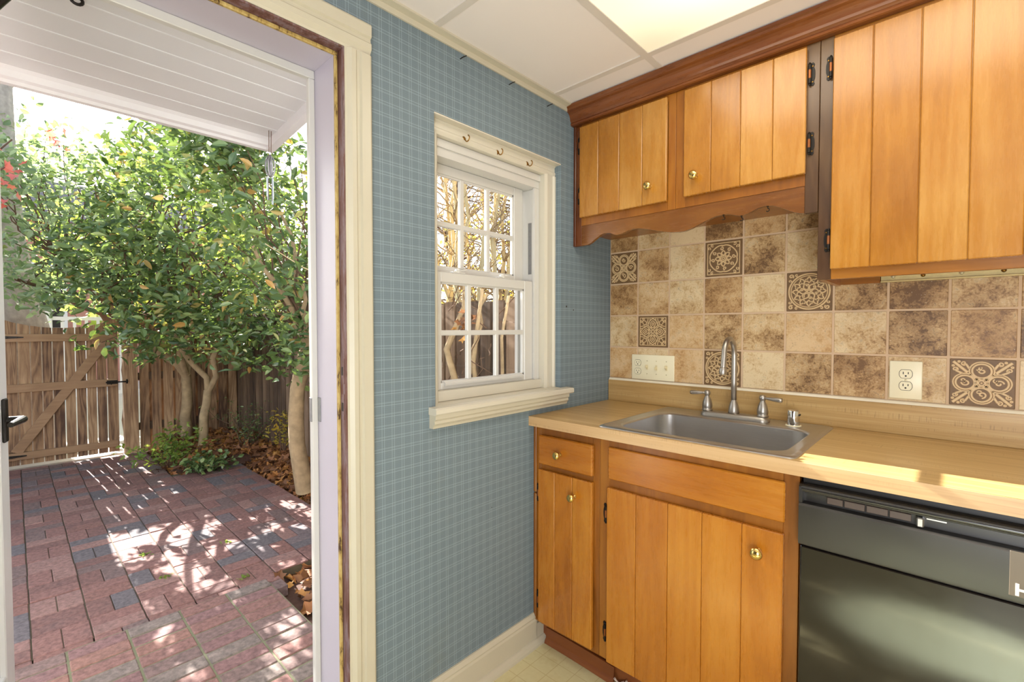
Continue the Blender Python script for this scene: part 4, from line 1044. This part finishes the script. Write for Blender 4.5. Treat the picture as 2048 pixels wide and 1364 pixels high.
# ------------------------------------------------------------------ crooked trunk near the side fence
E_ = thing('broadleaf_shrub', 'evergreen tree with a leaning mottled trunk beside the door frame', 'tree', (-2.95, -.30, -.15))
k = MB()
k.tube([(-2.93, -.27, -.17), (-2.92, -.31, .0), (-2.90, -.355, .25), (-2.87, -.375, .5), (-2.84, -.37, .75), (-2.80, -.33, .98), (-2.76, -.29, 1.2)], [.085, .072, .066, .062, .06, .064, .05], 14)
for q, b_ in enumerate([(-2.7, -.75, 1.9), (-2.5, -.1, 2.2), (-3.1, -.4, 2.3), (-2.4, -.5, 1.6)]): limb(k, (-2.77, -.30, 1.12), b_, .032, .012, .06, 5, 70 + q)
k.build('trunk', M['bark'], E_, auto=60)
cen3 = np.concatenate([ell_centres(95, (-2.75, -.35, 2.25), (.75, .80, 1.0), 25), ell_centres(26, (-2.6, -.2, 1.12), (.4, .4, .28), 26), ell_centres(34, (-2.75, -.95, 2.65), (.35, .42, .3), 27, .1)])
k = MB()
for q in range(0, len(cen3), 5): limb(k, (-2.76, -.3, 1.25), tuple(cen3[q]), .010, .003, .08, 4, 300 + q, 5)
k.build('branches', M['bark_dark'], E_)
foliage('foliage', E_, M['leaf_holly'], cen3, 26, (.14, .14, .12), .090, .44, 35, keep=lambda p: house_clear(p) & (p[:, 2] > .80) & (p[:, 2] + .545 * p[:, 0] < 1.37))
# thin pale twig hanging across the doorway
k = MB(); k.tube([(-2.2, -.62, 1.95), (-2.12, -.55, 1.78), (-2.06, -.46, 1.58), (-2.02, -.38, 1.42)], [.003, .004, .004, .003], 6)
k.tube([(-2.3, -.80, 1.86), (-2.15, -.60, 1.70), (-2.0, -.38, 1.58)], [.003, .004, .003], 6)
k.build('twig', M['bark_pale'], E_)

# ------------------------------------------------------------------ low plants in the bed
def low_plant(name, label, cat, loc, n, r, h, mat, ln, wd, seed, up=.6):
    t_ = thing(name, label, cat, loc); k = MB(); R_ = random.Random(seed); tips = []
    for q in range(n):
        a_ = R_.uniform(0, 2 * PI); d_ = R_.uniform(.3, 1) * r; tip = (loc[0] + d_ * math.cos(a_), loc[1] + d_ * math.sin(a_), loc[2] + h * R_.uniform(.45, 1))
        P_ = limb(k, loc, tip, .006, .002, .08, 5, seed * 50 + q, 5); tips += [tuple(p) for p in P_[2:]]
    k.build('stems', M['bark_dark'], t_); foliage('foliage', t_, mat, tips, 7, (.035, .035, .03), ln, wd, seed, droop=.0, up=up); return t_
low_plant('low_shrub', 'small sprawling light green plant at the edge of the bricks by the gate', 'plant', (-4.75, -.92, -.20), 15, .42, .42, M['leaf_light'], .055, .5, 81)
low_plant('low_shrub', 'feathery low evergreen shrub in fallen leaves before the fence corner', 'plant', (-4.75, -.15, -.12), 22, .55, .55, M['leaf_holly'], .035, .3, 82)
low_plant('ground_ivy', 'small green ivy patch at the corner of the brick patio edge', 'plant', (-4.30, -.72, -.17), 12, .26, .12, M['leaf_holly'], .05, .75, 83)
low_plant('sapling', 'thin upright seedling with yellow-green leaves near the fence corner', 'plant', (-4.15, .0, -.12), 5, .12, .62, M['leaf_yellow'], .05, .4, 84)

# fallen leaves
R_ = np.random.RandomState(9); n = 5200
x = R_.uniform(-5.8, -1.0, n); y = -1.05 + R_.beta(2.0, 1.3, n) * 1.1
ok_ = np.where(x < -4.4, y > -1.02, np.where(x < -1.72, y > -.36 , y > -1.03)); x, y = x[ok_], y[ok_]
z = np.array([soil_h(a_, b_) for a_, b_ in zip(x, y)]) + R_.uniform(.006, .05, len(x))
ax = R_.normal(0, 1, (len(x), 3)); ax[:, 2] *= .25; nr = R_.normal(0, .45, (len(x), 3)); nr[:, 2] += 1
l_ = R_.uniform(.03, .12, len(x))
me = leaf_mesh('fallen_leaves', np.stack([x, y, z], 1), unit(ax), unit(nr), l_, l_ * .8, fold=.3, curl=.3, lobed=True)
tag(link('fallen_leaves', me, M['litter']), 'brown and orange fallen leaves carpeting the planting bed', 'leaves', kind='stuff')
# scattered leaves on the open bricks
def moss(i, x_, y_):
    R2 = np.random.RandomState(500 + i); n2 = 16
    p = np.stack([x_ + R2.normal(0, .013, n2), y_ + R2.normal(0, .013, n2), np.full(n2, PZ + .002)], 1)
    a2 = R2.normal(0, 1, (n2, 3)); a2[:, 2] = .3; n3 = R2.normal(0, .5, (n2, 3)); n3[:, 2] += 1
    return leaf_mesh('moss_tuft', p, unit(a2), unit(n3), R2.uniform(.012, .025, n2), R2.uniform(.008, .014, n2))
for i, (x_, y_, lb) in enumerate([(-2.36, -1.06, 'largest green moss tuft in a patio joint'), (-1.78, -1.13, 'small moss tuft in the joint nearest the raised landing corner'), (-2.55, -1.47, 'moss tuft in a brick joint left of the sun patches'), (-2.12, -1.45, 'moss tuft between bricks just before the landing')]):
    tag(link('moss_tuft', moss(i, x_, y_), M['leaf_light']), lb, 'moss')

# ------------------------------------------------------------------ gate, post, fences
def board(mb, cx_, cy_, w_, t_, z0, ztop_a, ztop_b, along='Y'):
    h_ = w_ / 2
    if along == 'Y': P_ = [(cx_ - t_ / 2, cy_ - h_, z0), (cx_ + t_ / 2, cy_ - h_, z0), (cx_ + t_ / 2, cy_ + h_, z0), (cx_ - t_ / 2, cy_ + h_, z0), (cx_ - t_ / 2, cy_ - h_, ztop_a), (cx_ + t_ / 2, cy_ - h_, ztop_a), (cx_ + t_ / 2, cy_ + h_, ztop_b), (cx_ - t_ / 2, cy_ + h_, ztop_b)]
    else: P_ = [(cx_ - h_, cy_ - t_ / 2, z0), (cx_ + h_, cy_ - t_ / 2, z0), (cx_ + h_, cy_ + t_ / 2, z0), (cx_ - h_, cy_ + t_ / 2, z0), (cx_ - h_, cy_ - t_ / 2, ztop_a), (cx_ + h_, cy_ - t_ / 2, ztop_b), (cx_ + h_, cy_ + t_ / 2, ztop_b), (cx_ - h_, cy_ + t_ / 2, ztop_a)]
    mb.hexa(P_)
G = thing('garden_gate', 'weathered wooden garden gate with a diagonal brace and scooped top', 'gate', (-5.8, -1.65, -.2))
ge = [-2.19, -2.091, -2.003, -1.909, -1.824, -1.744, -1.651, -1.563, -1.476, -1.390, -1.302, -1.200]
def gtop(y): u = (y + 1.68) / .50; return 1.270 + .118 * min(1.2, abs(u)) ** 2.1
k = MB()
for a_, b_ in zip(ge, ge[1:]): board(k, -5.80, (a_ + b_) / 2, b_ - a_ - .0095, .019, -.155, gtop(a_), gtop(b_))
k.build('boards', M['fence'], G)
for z0, z1 in ((1.125, 1.205), (.603, .688), (-.095, -.020)):
    MB().box(-5.790, -5.752, -2.19, -1.215, z0, z1, .003).build('rail', M['gate_rail'], G)
k = MB(); a_ = Vector((-5.770, -2.03, -.02)); b_ = Vector((-5.770, -1.30, 1.125)); d_ = (b_ - a_); ln_ = d_.length; d_.normalize(); s_ = Vector((0, -d_.z, d_.y))
k.obox((a_ + b_) / 2, d_ * ln_ / 2, s_ * .043, (.0165, 0, 0), .003); k.build('brace', M['gate_rail'], G)
for zc in (1.172, -.055):
    k = MB(); k.hexa([(-5.751, -2.19, zc - .022), (-5.746, -2.19, zc - .022), (-5.746, -1.955, zc - .006), (-5.751, -1.955, zc - .006), (-5.751, -2.19, zc + .022), (-5.746, -2.19, zc + .022), (-5.746, -1.955, zc + .006), (-5.751, -1.955, zc + .006)])
    for y_ in (-2.14, -2.07, -2.0): k.lathe([(.007, 0), (.004, .004)], (-5.746, y_, zc), (1, 0, 0), 8)
    k.build('strap_hinge', M['iron'], G)
k = MB(); k.box(-5.751, -5.742, -1.31, -1.215, .628, .672, .002); k.tube([(-5.735, -1.32, .652), (-5.735, -1.14, .650)], .008, 8); k.tube([(-5.735, -1.27, .652), (-5.71, -1.275, .630)], .007, 8); k.build('latch', M['iron'], G)
k = MB(); k.box(-5.84, -5.745, -1.163, -1.030, -.3, 1.44, .004); tag(k.build('gate_post', M['fence'], loc=(-5.79, -1.09, -.25)), 'squared wooden gate post at the latch side of the gate', 'post')
k = MB(); k.box(-5.84, -5.745, -2.33, -2.20, -.3, 1.44, .004); tag(k.build('gate_post', M['fence'], loc=(-5.79, -2.26, -.25)), 'squared wooden gate post at the hinge side of the gate', 'post')
k = MB(); k.box(-5.745, -5.738, -1.14, -1.125, .625, .675, .001); k.tube([(-5.73, -1.13, .64), (-5.715, -1.13, .65), (-5.73, -1.13, .665)], .006, 8); tag(k.build('latch_catch', M['iron'], loc=(-5.74, -1.13, .65)), 'black iron latch catch screwed on the gate post', 'latch')
def shadow_fence(name, label, along, fixed, a, b, ztop, mat, step=.118, wd=.092, flip=1):
    t_ = thing(name, label, 'fence', (fixed, (a + b) / 2, -.2) if along == 'Y' else ((a + b) / 2, fixed, -.2))
    R2 = random.Random(len(label)); kf = MB(); kb = MB(); kr = MB(); q = a; i = 0
    while q < b:
        zt = ztop + R2.uniform(-.012, .012); w2 = wd + R2.uniform(-.004, .004)
        c_ = q + step / 2
        if along == 'Y': board(kf, fixed + .028 * flip, c_, w2, .017, -.2, zt, zt, 'Y'); board(kb, fixed - .040 * flip, c_ + step / 2, w2, .017, -.2, zt, zt, 'Y')
        else: board(kf, c_, fixed + .028 * flip, w2, .017, -.2, zt, zt, 'X'); board(kb, c_ + step / 2, fixed - .040 * flip, w2, .017, -.2, zt, zt, 'X')
        q += step
    for z0 in (.05, .65, 1.22):
        if along == 'Y': kr.box(fixed - .029, fixed + .017, a, b, z0, z0 + .085)
        else: kr.box(a, b, fixed - .017, fixed + .029, z0, z0 + .085)
    kf.build('boards', mat, t_); kb.build('back_boards', mat, t_); kr.build('rails', M['fence2'], t_); return t_
shadow_fence('back_fence', 'wooden board fence between the gate post and the garden corner', 'Y', -5.85, -1.02, .03, 1.42, M['fence'])
sf = shadow_fence('side_fence', 'long grey-brown wooden board fence along the right side of the garden', 'X', .085, -5.85, -.25, 1.44, M['fence2'], flip=-1)
for x_ in (-5.85, -4.35, -2.0): k = MB(); k.box(x_ - .045, x_ + .045, .055, .145, -.3, 1.42); k.build('post', M['fence2'], sf)
k = MB(); shadow_fence('back_fence', 'wooden board fence left of the gate behind the storm door', 'Y', -5.85, -4.2, -2.35, 1.42, M['fence'])

# ------------------------------------------------------------------ beyond the gate
t_ = thing('large_tree', 'massive grey-barked tree trunk rising behind the gate at the left edge', 'tree', (-6.75, -2.13, -.2))
k = MB(); k.tube([(-6.75, -2.13, -.25), (-6.75, -2.14, .3), (-6.76, -2.15, 1.2), (-6.77, -2.16, 1.6), (-6.8, -2.17, 2.3), (-6.82, -2.17, 3.4), (-6.85, -2.17, 5.6)], [.54, .48, .45, .37, .27, .21, .17], 22)
limb(k, (-6.82, -2.17, 3.9), (-6.4, -1.2, 5.6), .09, .04, .05, 5, 3); limb(k, (-6.82, -2.17, 3.5), (-6.7, -3.4, 5.0), .10, .05, .05, 5, 4)
k.build('trunk', M['bark_grey'], t_, auto=60)
foliage('foliage', t_, M['leaf_blue'], ell_centres(75, (-7.2, -2.6, 3.4), (.7, .8, .9), 44), 20, (.22, .2, .18), .10, .7, 45)
t_ = thing('maple_tree', 'young maple with pink-red autumn leaves at the left edge', 'tree', (-5.2, -2.75, -.21))
k = MB(); limb(k, (-5.2, -2.75, -.25), (-5.0, -2.5, 2.0), .04, .02, .03, 5, 5); limb(k, (-5.0, -2.5, 2.0), (-4.6, -2.05, 2.62), .018, .006, .05, 5, 6); limb(k, (-5.0, -2.5, 2.0), (-5.1, -2.0, 3.0), .018, .006, .05, 5, 7); k.build('trunk', M['bark_dark'], t_)
foliage('foliage', t_, M['leaf_red'], [(-4.6, -2.06, 2.50), (-4.62, -2.05, 2.38), (-4.7, -2.03, 2.66), (-5.0, -1.72, 3.1), (-4.9, -2.4, 2.5), (-5.2, -2.9, 2.4), (-5.3, -2.6, 2.9)], 6, (.09, .06, .07), .085, .85, 46, lobed=True, droop=.6)
def bg_tree(x_, y_, h_, r_, mat, seed, label, n=70, per=26, ln=.12, bare=False, bark='bark_dark', wd=.7):
    t_ = thing('garden_tree', label, 'tree', (x_, y_, -.2), 'trees beyond the fence'); k = MB(); R2 = random.Random(seed)
    top = limb(k, (x_, y_, -.25), (x_ + R2.uniform(-.3, .3), y_ + R2.uniform(-.3, .3), h_ * .62), .10, .05, .03, 6, seed)
    cc = ell_centres(n, (x_, y_, h_ * .62), (r_, r_, h_ * .40), seed)
    for q in range(0, n, 3): limb(k, tuple(top[3 + q % 4]), tuple(cc[q]), .025, .005, .07, 5, seed * 13 + q, 5)
    k.build('trunk', M[bark], t_)
    if not bare: foliage('foliage', t_, mat, cc, per, (.22, .22, .16), ln, wd, seed + 1)
    return t_
bg_tree(-9.5, -.2, 4.6, 1.7, M['leaf_light'], 61, 'bright yellow-green tree beyond the fence behind the dark shrub', 80, 30, .13)
bg_tree(-11.5, -3.6, 5.0, 1.9, M['leaf_blue'], 62, 'pale green tree far behind the large grey trunk', 70, 20, .14)
bg_tree(-8.6, 1.9, 4.2, 1.5, M['leaf_light'], 63, 'sunlit green tree beyond the right garden corner', 80, 30, .12)
bg_tree(-11.0, 1.2, 3.4, 2.0, M['leaf_yellow'], 64, 'golden-leaved low tree far beyond the back fence', 70, 26, .13)
# low hedge-like glow behind the gate
bg_tree(-9.6, .5, 2.6, .8, M['leaf_light'], 66, 'small sunlit tree far behind the back fence', 40, 30, .10)
t_ = thing('picket_railing', 'white railing with a square capped post seen over the gate', 'railing', (-9.6, -1.3, -.2))
k = MB(); k.box(-9.66, -9.54, -1.72, -1.58, -.2, 1.55, .01); k.box(-9.69, -9.51, -1.75, -1.55, 1.55, 1.60, .01); k.build('post', M['white'], t_)
k = MB(); k.box(-9.62, -9.58, -1.58, .6, 1.40, 1.46); k.build('rail', M['white'], t_); MB().box(-9.62, -9.58, -1.58, .6, .1, .16).build('rail', M['white'], t_)
for q in range(14):
    y_ = -1.46 + q * .15; MB().box(-9.615, -9.585, y_ - .02, y_ + .02, .16, 1.40).build('baluster', M['white'], t_)
t_ = thing('neighbor_house', 'pinkish brick house partly visible through the foliage beyond the gate', 'house', (-17, -1, -.3))
MB().box(-20, -15.5, -6.5, 3.5, -.3, 4.0).build('wall', M['house_brick'], t_)
k = MB()
k.hexa([(-20.4, -6.8, 3.95), (-15.1, -6.8, 3.95), (-15.1, 3.8, 3.95), (-20.4, 3.8, 3.95), (-18.0, -6.8, 5.4), (-17.4, -6.8, 5.4), (-17.4, 3.8, 5.4), (-18.0, 3.8, 5.4)])
k.build('roof', M['shingle'], t_)
for y_ in (-4.6, -1.6, 1.4):
    f_ = MB(); f_.box(-15.5, -15.44, y_ - .55, y_ + .55, 1.2, 2.9); wf = f_.build('window', M['white'], t_)
    MB().box(-15.44, -15.43, y_ - .47, y_ + .47, 1.28, 2.82).build('pane', M['slot'], wf)

# ------------------------------------------------------------------ seen through the window
t_ = thing('crape_myrtle', 'leafless crape myrtle with many pale upright stems outside the window', 'tree', (-2.95, 1.75, -.2))
k = MB(); R2 = random.Random(21); br = MB()
for q in range(13):
    a_ = 2 * PI * q / 13; x0_, y0_ = -2.95 + .16 * math.cos(a_), 1.75 + .16 * math.sin(a_)
    x1_, y1_ = -2.95 + R2.uniform(.25, .95) * math.cos(a_), 1.75 + R2.uniform(.2, .8) * math.sin(a_)
    P_ = limb(k, (x0_, y0_, -.2), (x1_, y1_, 4.6 + R2.uniform(-.5, .6)), .032, .014, .02, 8, 400 + q, 9)
    for u in (3, 4, 5, 6, 7):
        for w2 in range(6):
            p_ = P_[u]; e_ = p_ + Vector((R2.uniform(-.5, .5), R2.uniform(-.5, .5), R2.uniform(.1, .6))); pp = limb(br, p_, e_, .009, .003, .1, 4, 900 + q * 20 + u * 3 + w2, 4)
            limb(br, pp[2], pp[2] + Vector((R2.uniform(-.3, .3), R2.uniform(-.3, .3), R2.uniform(-.1, .4))), .005, .002, .1, 3, 1900 + q * 20 + u * 3 + w2, 4)
k.build('stems', M['bark_pale'], t_, auto=60); br.build('branches', M['bark'], t_)
foliage('foliage', t_, M['leaf_yellow'], ell_centres(26, (-3.2, 2.1, 2.2), (.8, .6, .6), 47), 12, (.2, .2, .2), .05, .5, 48)
def bare_tree(x_, y_, h_, seed, label, spread=1.3):
    t_ = thing('bare_tree', label, 'tree', (x_, y_, -.2), 'bare trees outside the window'); k = MB(); br = MB(); R2 = random.Random(seed)
    P_ = limb(k, (x_, y_, -.25), (x_ + .2, y_ - .1, h_), .09, .03, .025, 9, seed, 10)
    for i in range(60):
        p_ = P_[2 + i % 7]; e_ = p_ + Vector((R2.uniform(-1, 1) * spread, R2.uniform(-1, 1) * spread, R2.uniform(-.2, 1.0)))
        q_ = limb(br, p_, e_, .018, .005, .09, 6, seed * 7 + i, 5)
        for w2 in range(4):
            a_ = q_[2 + w2]; b_ = a_ + Vector((R2.uniform(-.6, .6), R2.uniform(-.6, .6), R2.uniform(-.4, .5))); r_2 = limb(br, a_, b_, .007, .002, .12, 4, seed * 91 + i * 5 + w2, 4)
            limb(br, r_2[2], r_2[2] + Vector((R2.uniform(-.35, .35), R2.uniform(-.35, .35), R2.uniform(-.3, .3))), .004, .0015, .1, 3, seed * 191 + i * 5 + w2, 4)
    k.build('trunk', M['bark_dark'], t_); br.build('branches', M['bark_dark'], t_); return t_
bare_tree(-2.6, 3.4, 4.6, 71, 'dark leafless tree with tangled branches right of the pale stems')
bare_tree(-4.4, 4.2, 5.2, 72, 'taller leafless tree behind the pale crape myrtle stems')
bare_tree(-5.6, 3.6, 5.6, 75, 'leafless tree seen through the leftmost upper window panes', 1.6)
bg_tree(-6.5, 6.0, 4.4, 1.8, M['leaf_yellow'], 73, 'golden-leaved tree in the distance outside the window', 60, 22, .12)
bg_tree(-3.2, 6.8, 2.9, 2.0, M['leaf_light'], 74, 'low green tree in the distance right outside the window', 60, 24, .12)
t_ = thing('bare_shrub', 'bare brown many-stemmed shrub against the fence in the lower window panes', 'shrub', (-1.05, -.12, -.2))
k = MB()
for q, (a_, b_, r_2) in enumerate([((-1.15, -.12, -.25), (-1.02, -.06, 1.62), .034), ((-1.02, -.15, -.25), (-.82, -.10, 1.5), .022), ((-1.1, -.1, -.25), (-1.35, -.14, 1.7), .026), ((-.95, -.12, -.25), (-.62, -.08, 1.45), .016), ((-1.05, -.10, .75), (-.86, -.02, 1.48), .016)]): limb(k, a_, b_, r_2, r_2 * .5, .04, 8, 600 + q, 9)
k.build('stems', M['bark'], t_, auto=60)
k = MB(); R2 = random.Random(77)
for q in range(26):
    a_ = Vector((-1.3 + R2.random() * .7, -.12 + R2.uniform(-.03, .05), R2.uniform(.7, 1.5))); limb(k, a_, a_ + Vector((R2.uniform(-.3, .3), R2.uniform(-.1, .1), R2.uniform(-.1, .35))), .004, .0015, .1, 4, 700 + q, 4)
k.build('twigs', M['bark_dark'], t_)
foliage('foliage', t_, M['litter'], [(-.96, -.14, 1.30), (-.94, -.15, 1.25), (-.9, -.14, 1.33)], 5, (.03, .02, .03), .06, .7, 49, lobed=True)

# ------------------------------------------------------------------ porch roof
pr = sroot('porch_roof', (-.7, -1.9, 2.2)); SL = .085
def pz(x_): return 2.178 + SL * (x_ + 1.2)
k = MB(); xw = .108; x_ = -1.185; PY0, PY1 = -4.0, -1.160
while x_ < -.2:
    x1 = min(x_ + xw, -.191)
    k.hexa([(x_ + .004, PY0, pz(x_)), (x1 - .004, PY0, pz(x1)), (x1 - .004, PY1, pz(x1)), (x_ + .004, PY1, pz(x_)), (x_, PY0, pz(x_) + .02), (x1, PY0, pz(x1) + .02), (x1, PY1, pz(x1) + .02), (x_, PY1, pz(x_) + .02)])
    k.tube([(x_, PY0, pz(x_) + .0005), (x_, PY1, pz(x_) + .0005)], .0036, 8)
    x_ += xw
k.build('ceiling_boards', M['beadboard'], pr)
k = MB()
k.hexa([(-1.19, PY0, pz(-1.19) + .02), (-.191, PY0, pz(-.191) + .02), (-.191, PY1, pz(-.191) + .02), (-1.19, PY1, pz(-1.19) + .02), (-1.19, PY0, pz(-1.19) + .03), (-.191, PY0, pz(-.191) + .3), (-.191, PY1, pz(-.191) + .3), (-1.19, PY1, pz(-1.19) + .03)])
k.build('roof_deck', M['shingle'], pr)
k = MB(); k.extrude([(-1.24, 2.135), (-1.212, 2.135), (-1.205, 2.145), (-1.188, 2.150), (-1.178, 2.170), (-1.165, 2.1795), (-1.165, 2.20), (-1.24, 2.215)], 'Y', PY0, PY1 + .03)
k.build('fascia', M['white'], pr)
k = MB(); a_, b_ = -1.212, -.19
k.hexa([(a_, PY1 - .006, pz(a_) - .043), (b_, PY1 - .006, pz(b_) - .043), (b_, PY1 + .03, pz(b_) - .043), (a_, PY1 + .03, pz(a_) - .043), (a_, PY1 - .006, pz(a_) + .07), (b_, PY1 - .006, pz(b_) + .25), (b_, PY1 + .03, pz(b_) + .25), (a_, PY1 + .03, pz(a_) + .07)])
k.build('rake_board', M['white'], pr)
# black ceiling hook and wind chime
hx_, hy_ = -.62, -1.885
k = MB(); zc = pz(hx_); k.lathe([(.012, 0), (.008, .006)], (hx_, hy_, zc), (0, 0, -1), 10); k.tube([(hx_, hy_, zc), (hx_, hy_, zc - .003)] + [(hx_ + .0, hy_ + .013 * math.sin(a_), zc - .014 + .011 * math.cos(a_)) for a_ in [PI * q / 7 for q in range(0, 11)]], .0045, 8)
tag(k.build('ceiling_hook', M['iron'], loc=(hx_, hy_, zc)), 'black iron hook screwed into the white porch ceiling', 'hook')
cx_, cy_ = -1.10, -1.190
t_ = thing('wind_chime', 'silver wind chime with four tubes hanging from the corner of the porch roof', 'wind chime', (cx_, cy_, 2.2))
k = MB(); k.tube([(cx_, cy_ - .004, pz(cx_)), (cx_, cy_ - .005, 2.07)], .0016, 6); k.tube([(cx_, cy_ + .006, pz(cx_)), (cx_, cy_ + .004, 2.07)], .0016, 6); k.build('cord', M['bark_dark'], t_)
k = MB()
for a_ in range(4):
    an = PI * a_ / 4
    k.tube([(cx_ + .021 * math.sin(b_) * math.cos(an), cy_ + .021 * math.sin(b_) * math.sin(an), 2.022 + .047 * math.cos(b_)) for b_ in [2 * PI * q / 20 for q in range(21)]], .0032, 6)
k.lathe([(.004, -.05), (.010, -.04), (.008, -.02), (.012, 0), (.007, .02), (.010, .04), (.003, .055)], (cx_, cy_, 2.022), (0, 0, 1), 12)
k.build('ornament', M['zinc'], t_, smooth=True)
for q, (u, v, ln_) in enumerate(((-.012, -.010, .085), (.004, -.012, .105), (.012, .004, .125), (-.004, .012, .095))):
    k = MB(); k.tube([(cx_ + u, cy_ + v, 1.968), (cx_ + u, cy_ + v, 1.968 - ln_)], .0036, 8); k.tube([(cx_ + u * .5, cy_ + v * .5, 1.98), (cx_ + u, cy_ + v, 1.968)], .0008, 4); k.build('tube', M['chrome'], t_)

# ================================================================== CAMERA AND LIGHT
cam = bpy.data.cameras.new('camera'); cam.sensor_width = 36; cam.lens = 941.5 / 2048 * 36; cam.clip_start = .02
co = bpy.data.objects.new('camera', cam); C.objects.link(co)
f_ = 941.5; pit = math.atan(25.7 / f_); yaw = math.atan(888 * math.cos(pit) / f_)
fw = Vector((-math.sin(yaw) * math.cos(pit), math.cos(yaw) * math.cos(pit), -math.sin(pit))); rt = Vector((math.cos(yaw), math.sin(yaw), 0)); upv = rt.cross(fw)
mw = Matrix((rt, upv, -fw)).transposed().to_4x4(); mw.translation = (1.245, -2.031, 1.267); co.matrix_world = mw
bpy.context.scene.camera = co

def light(name, typ, loc, target, energy, color, size=None, size_y=None):
    l = bpy.data.lights.new(name, typ); l.energy = energy; l.color = color
    o = bpy.data.objects.new(name, l); C.objects.link(o); o.location = loc
    o.rotation_euler = (Vector(target) - Vector(loc)).to_track_quat('-Z', 'Y').to_euler()
    if typ == 'AREA': l.shape = 'RECTANGLE'; l.size = size; l.size_y = size_y or size
    return l
el, az = EL, AZ
sd = Vector((math.cos(el) * math.cos(az), math.cos(el) * math.sin(az), -math.sin(el)))
s = light('sun', 'SUN', -sd * 20, (0, 0, 0), 28.0, (1.0, .95, .89)); s.angle = math.radians(.3)
light('fill_room', 'AREA', (2.3, -3.45, 1.9), (.3, -.6, 1.1), 23, (.97, .98, 1.0), 1.6, 1.3)
light('fill_left', 'AREA', (1.7, -2.95, .55), (0, -.95, .40), 19, (.96, .98, 1.0), 1.0, .8)
light('fill_ceiling', 'AREA', (1.9, -2.7, 1.0), (1.5, -1.8, 2.2), 29, (.94, .97, 1.0), .8, .8)  # unseen fill lamp added behind the camera to brighten the ceiling
light('ceiling_tubes', 'AREA', (1.04, -.785, CZ - .004), (1.04, -.785, 0), 6, (1.0, .95, .86), 1.1, .5)
sp_ = light('floor_strip_spot', 'SPOT', (2.95, -1.95, 1.35), (1.30, -1.80, FZ), 3400, (.74, .88, 1.0)); sp_.spot_size = math.radians(15); sp_.spot_blend = .5; sp_.shadow_soft_size = .03  # unseen spot lamp added to light a floor strip reflected in the dishwasher
light('porch_bounce', 'AREA', (-1.0, -3.3, .4), (-2.4, -1.0, .3), 16, (1.0, .98, .96), 2.0, 1.2)

wd = bpy.data.worlds.new('sky'); bpy.context.scene.world = wd; wd.use_nodes = True; nt = wd.node_tree; nt.nodes.clear()
sky = nt.nodes.new('ShaderNodeTexSky'); sky.sky_type = 'NISHITA'; sky.sun_disc = False; sky.sun_elevation = el; sky.sun_rotation = math.radians(-90); sky.altitude = 100; sky.air_density = 1.0; sky.dust_density = 2.5
hs = nt.nodes.new('ShaderNodeHueSaturation'); hs.inputs['Saturation'].default_value = .55
bg = nt.nodes.new('ShaderNodeBackground'); bg.inputs['Strength'].default_value = .50
ow = nt.nodes.new('ShaderNodeOutputWorld')
nt.links.new(sky.outputs[0], hs.inputs['Color']); nt.links.new(hs.outputs[0], bg.inputs[0]); nt.links.new(bg.outputs[0], ow.inputs[0])
vs_ = bpy.context.scene.view_settings
vs_.view_transform = 'Standard'; vs_.look = 'None'; vs_.exposure = 0.0
bpy.context.scene.cycles.max_bounces = 10; bpy.context.scene.cycles.transparent_max_bounces = 12
bpy.context.scene.cycles.sample_clamp_indirect = 6.0
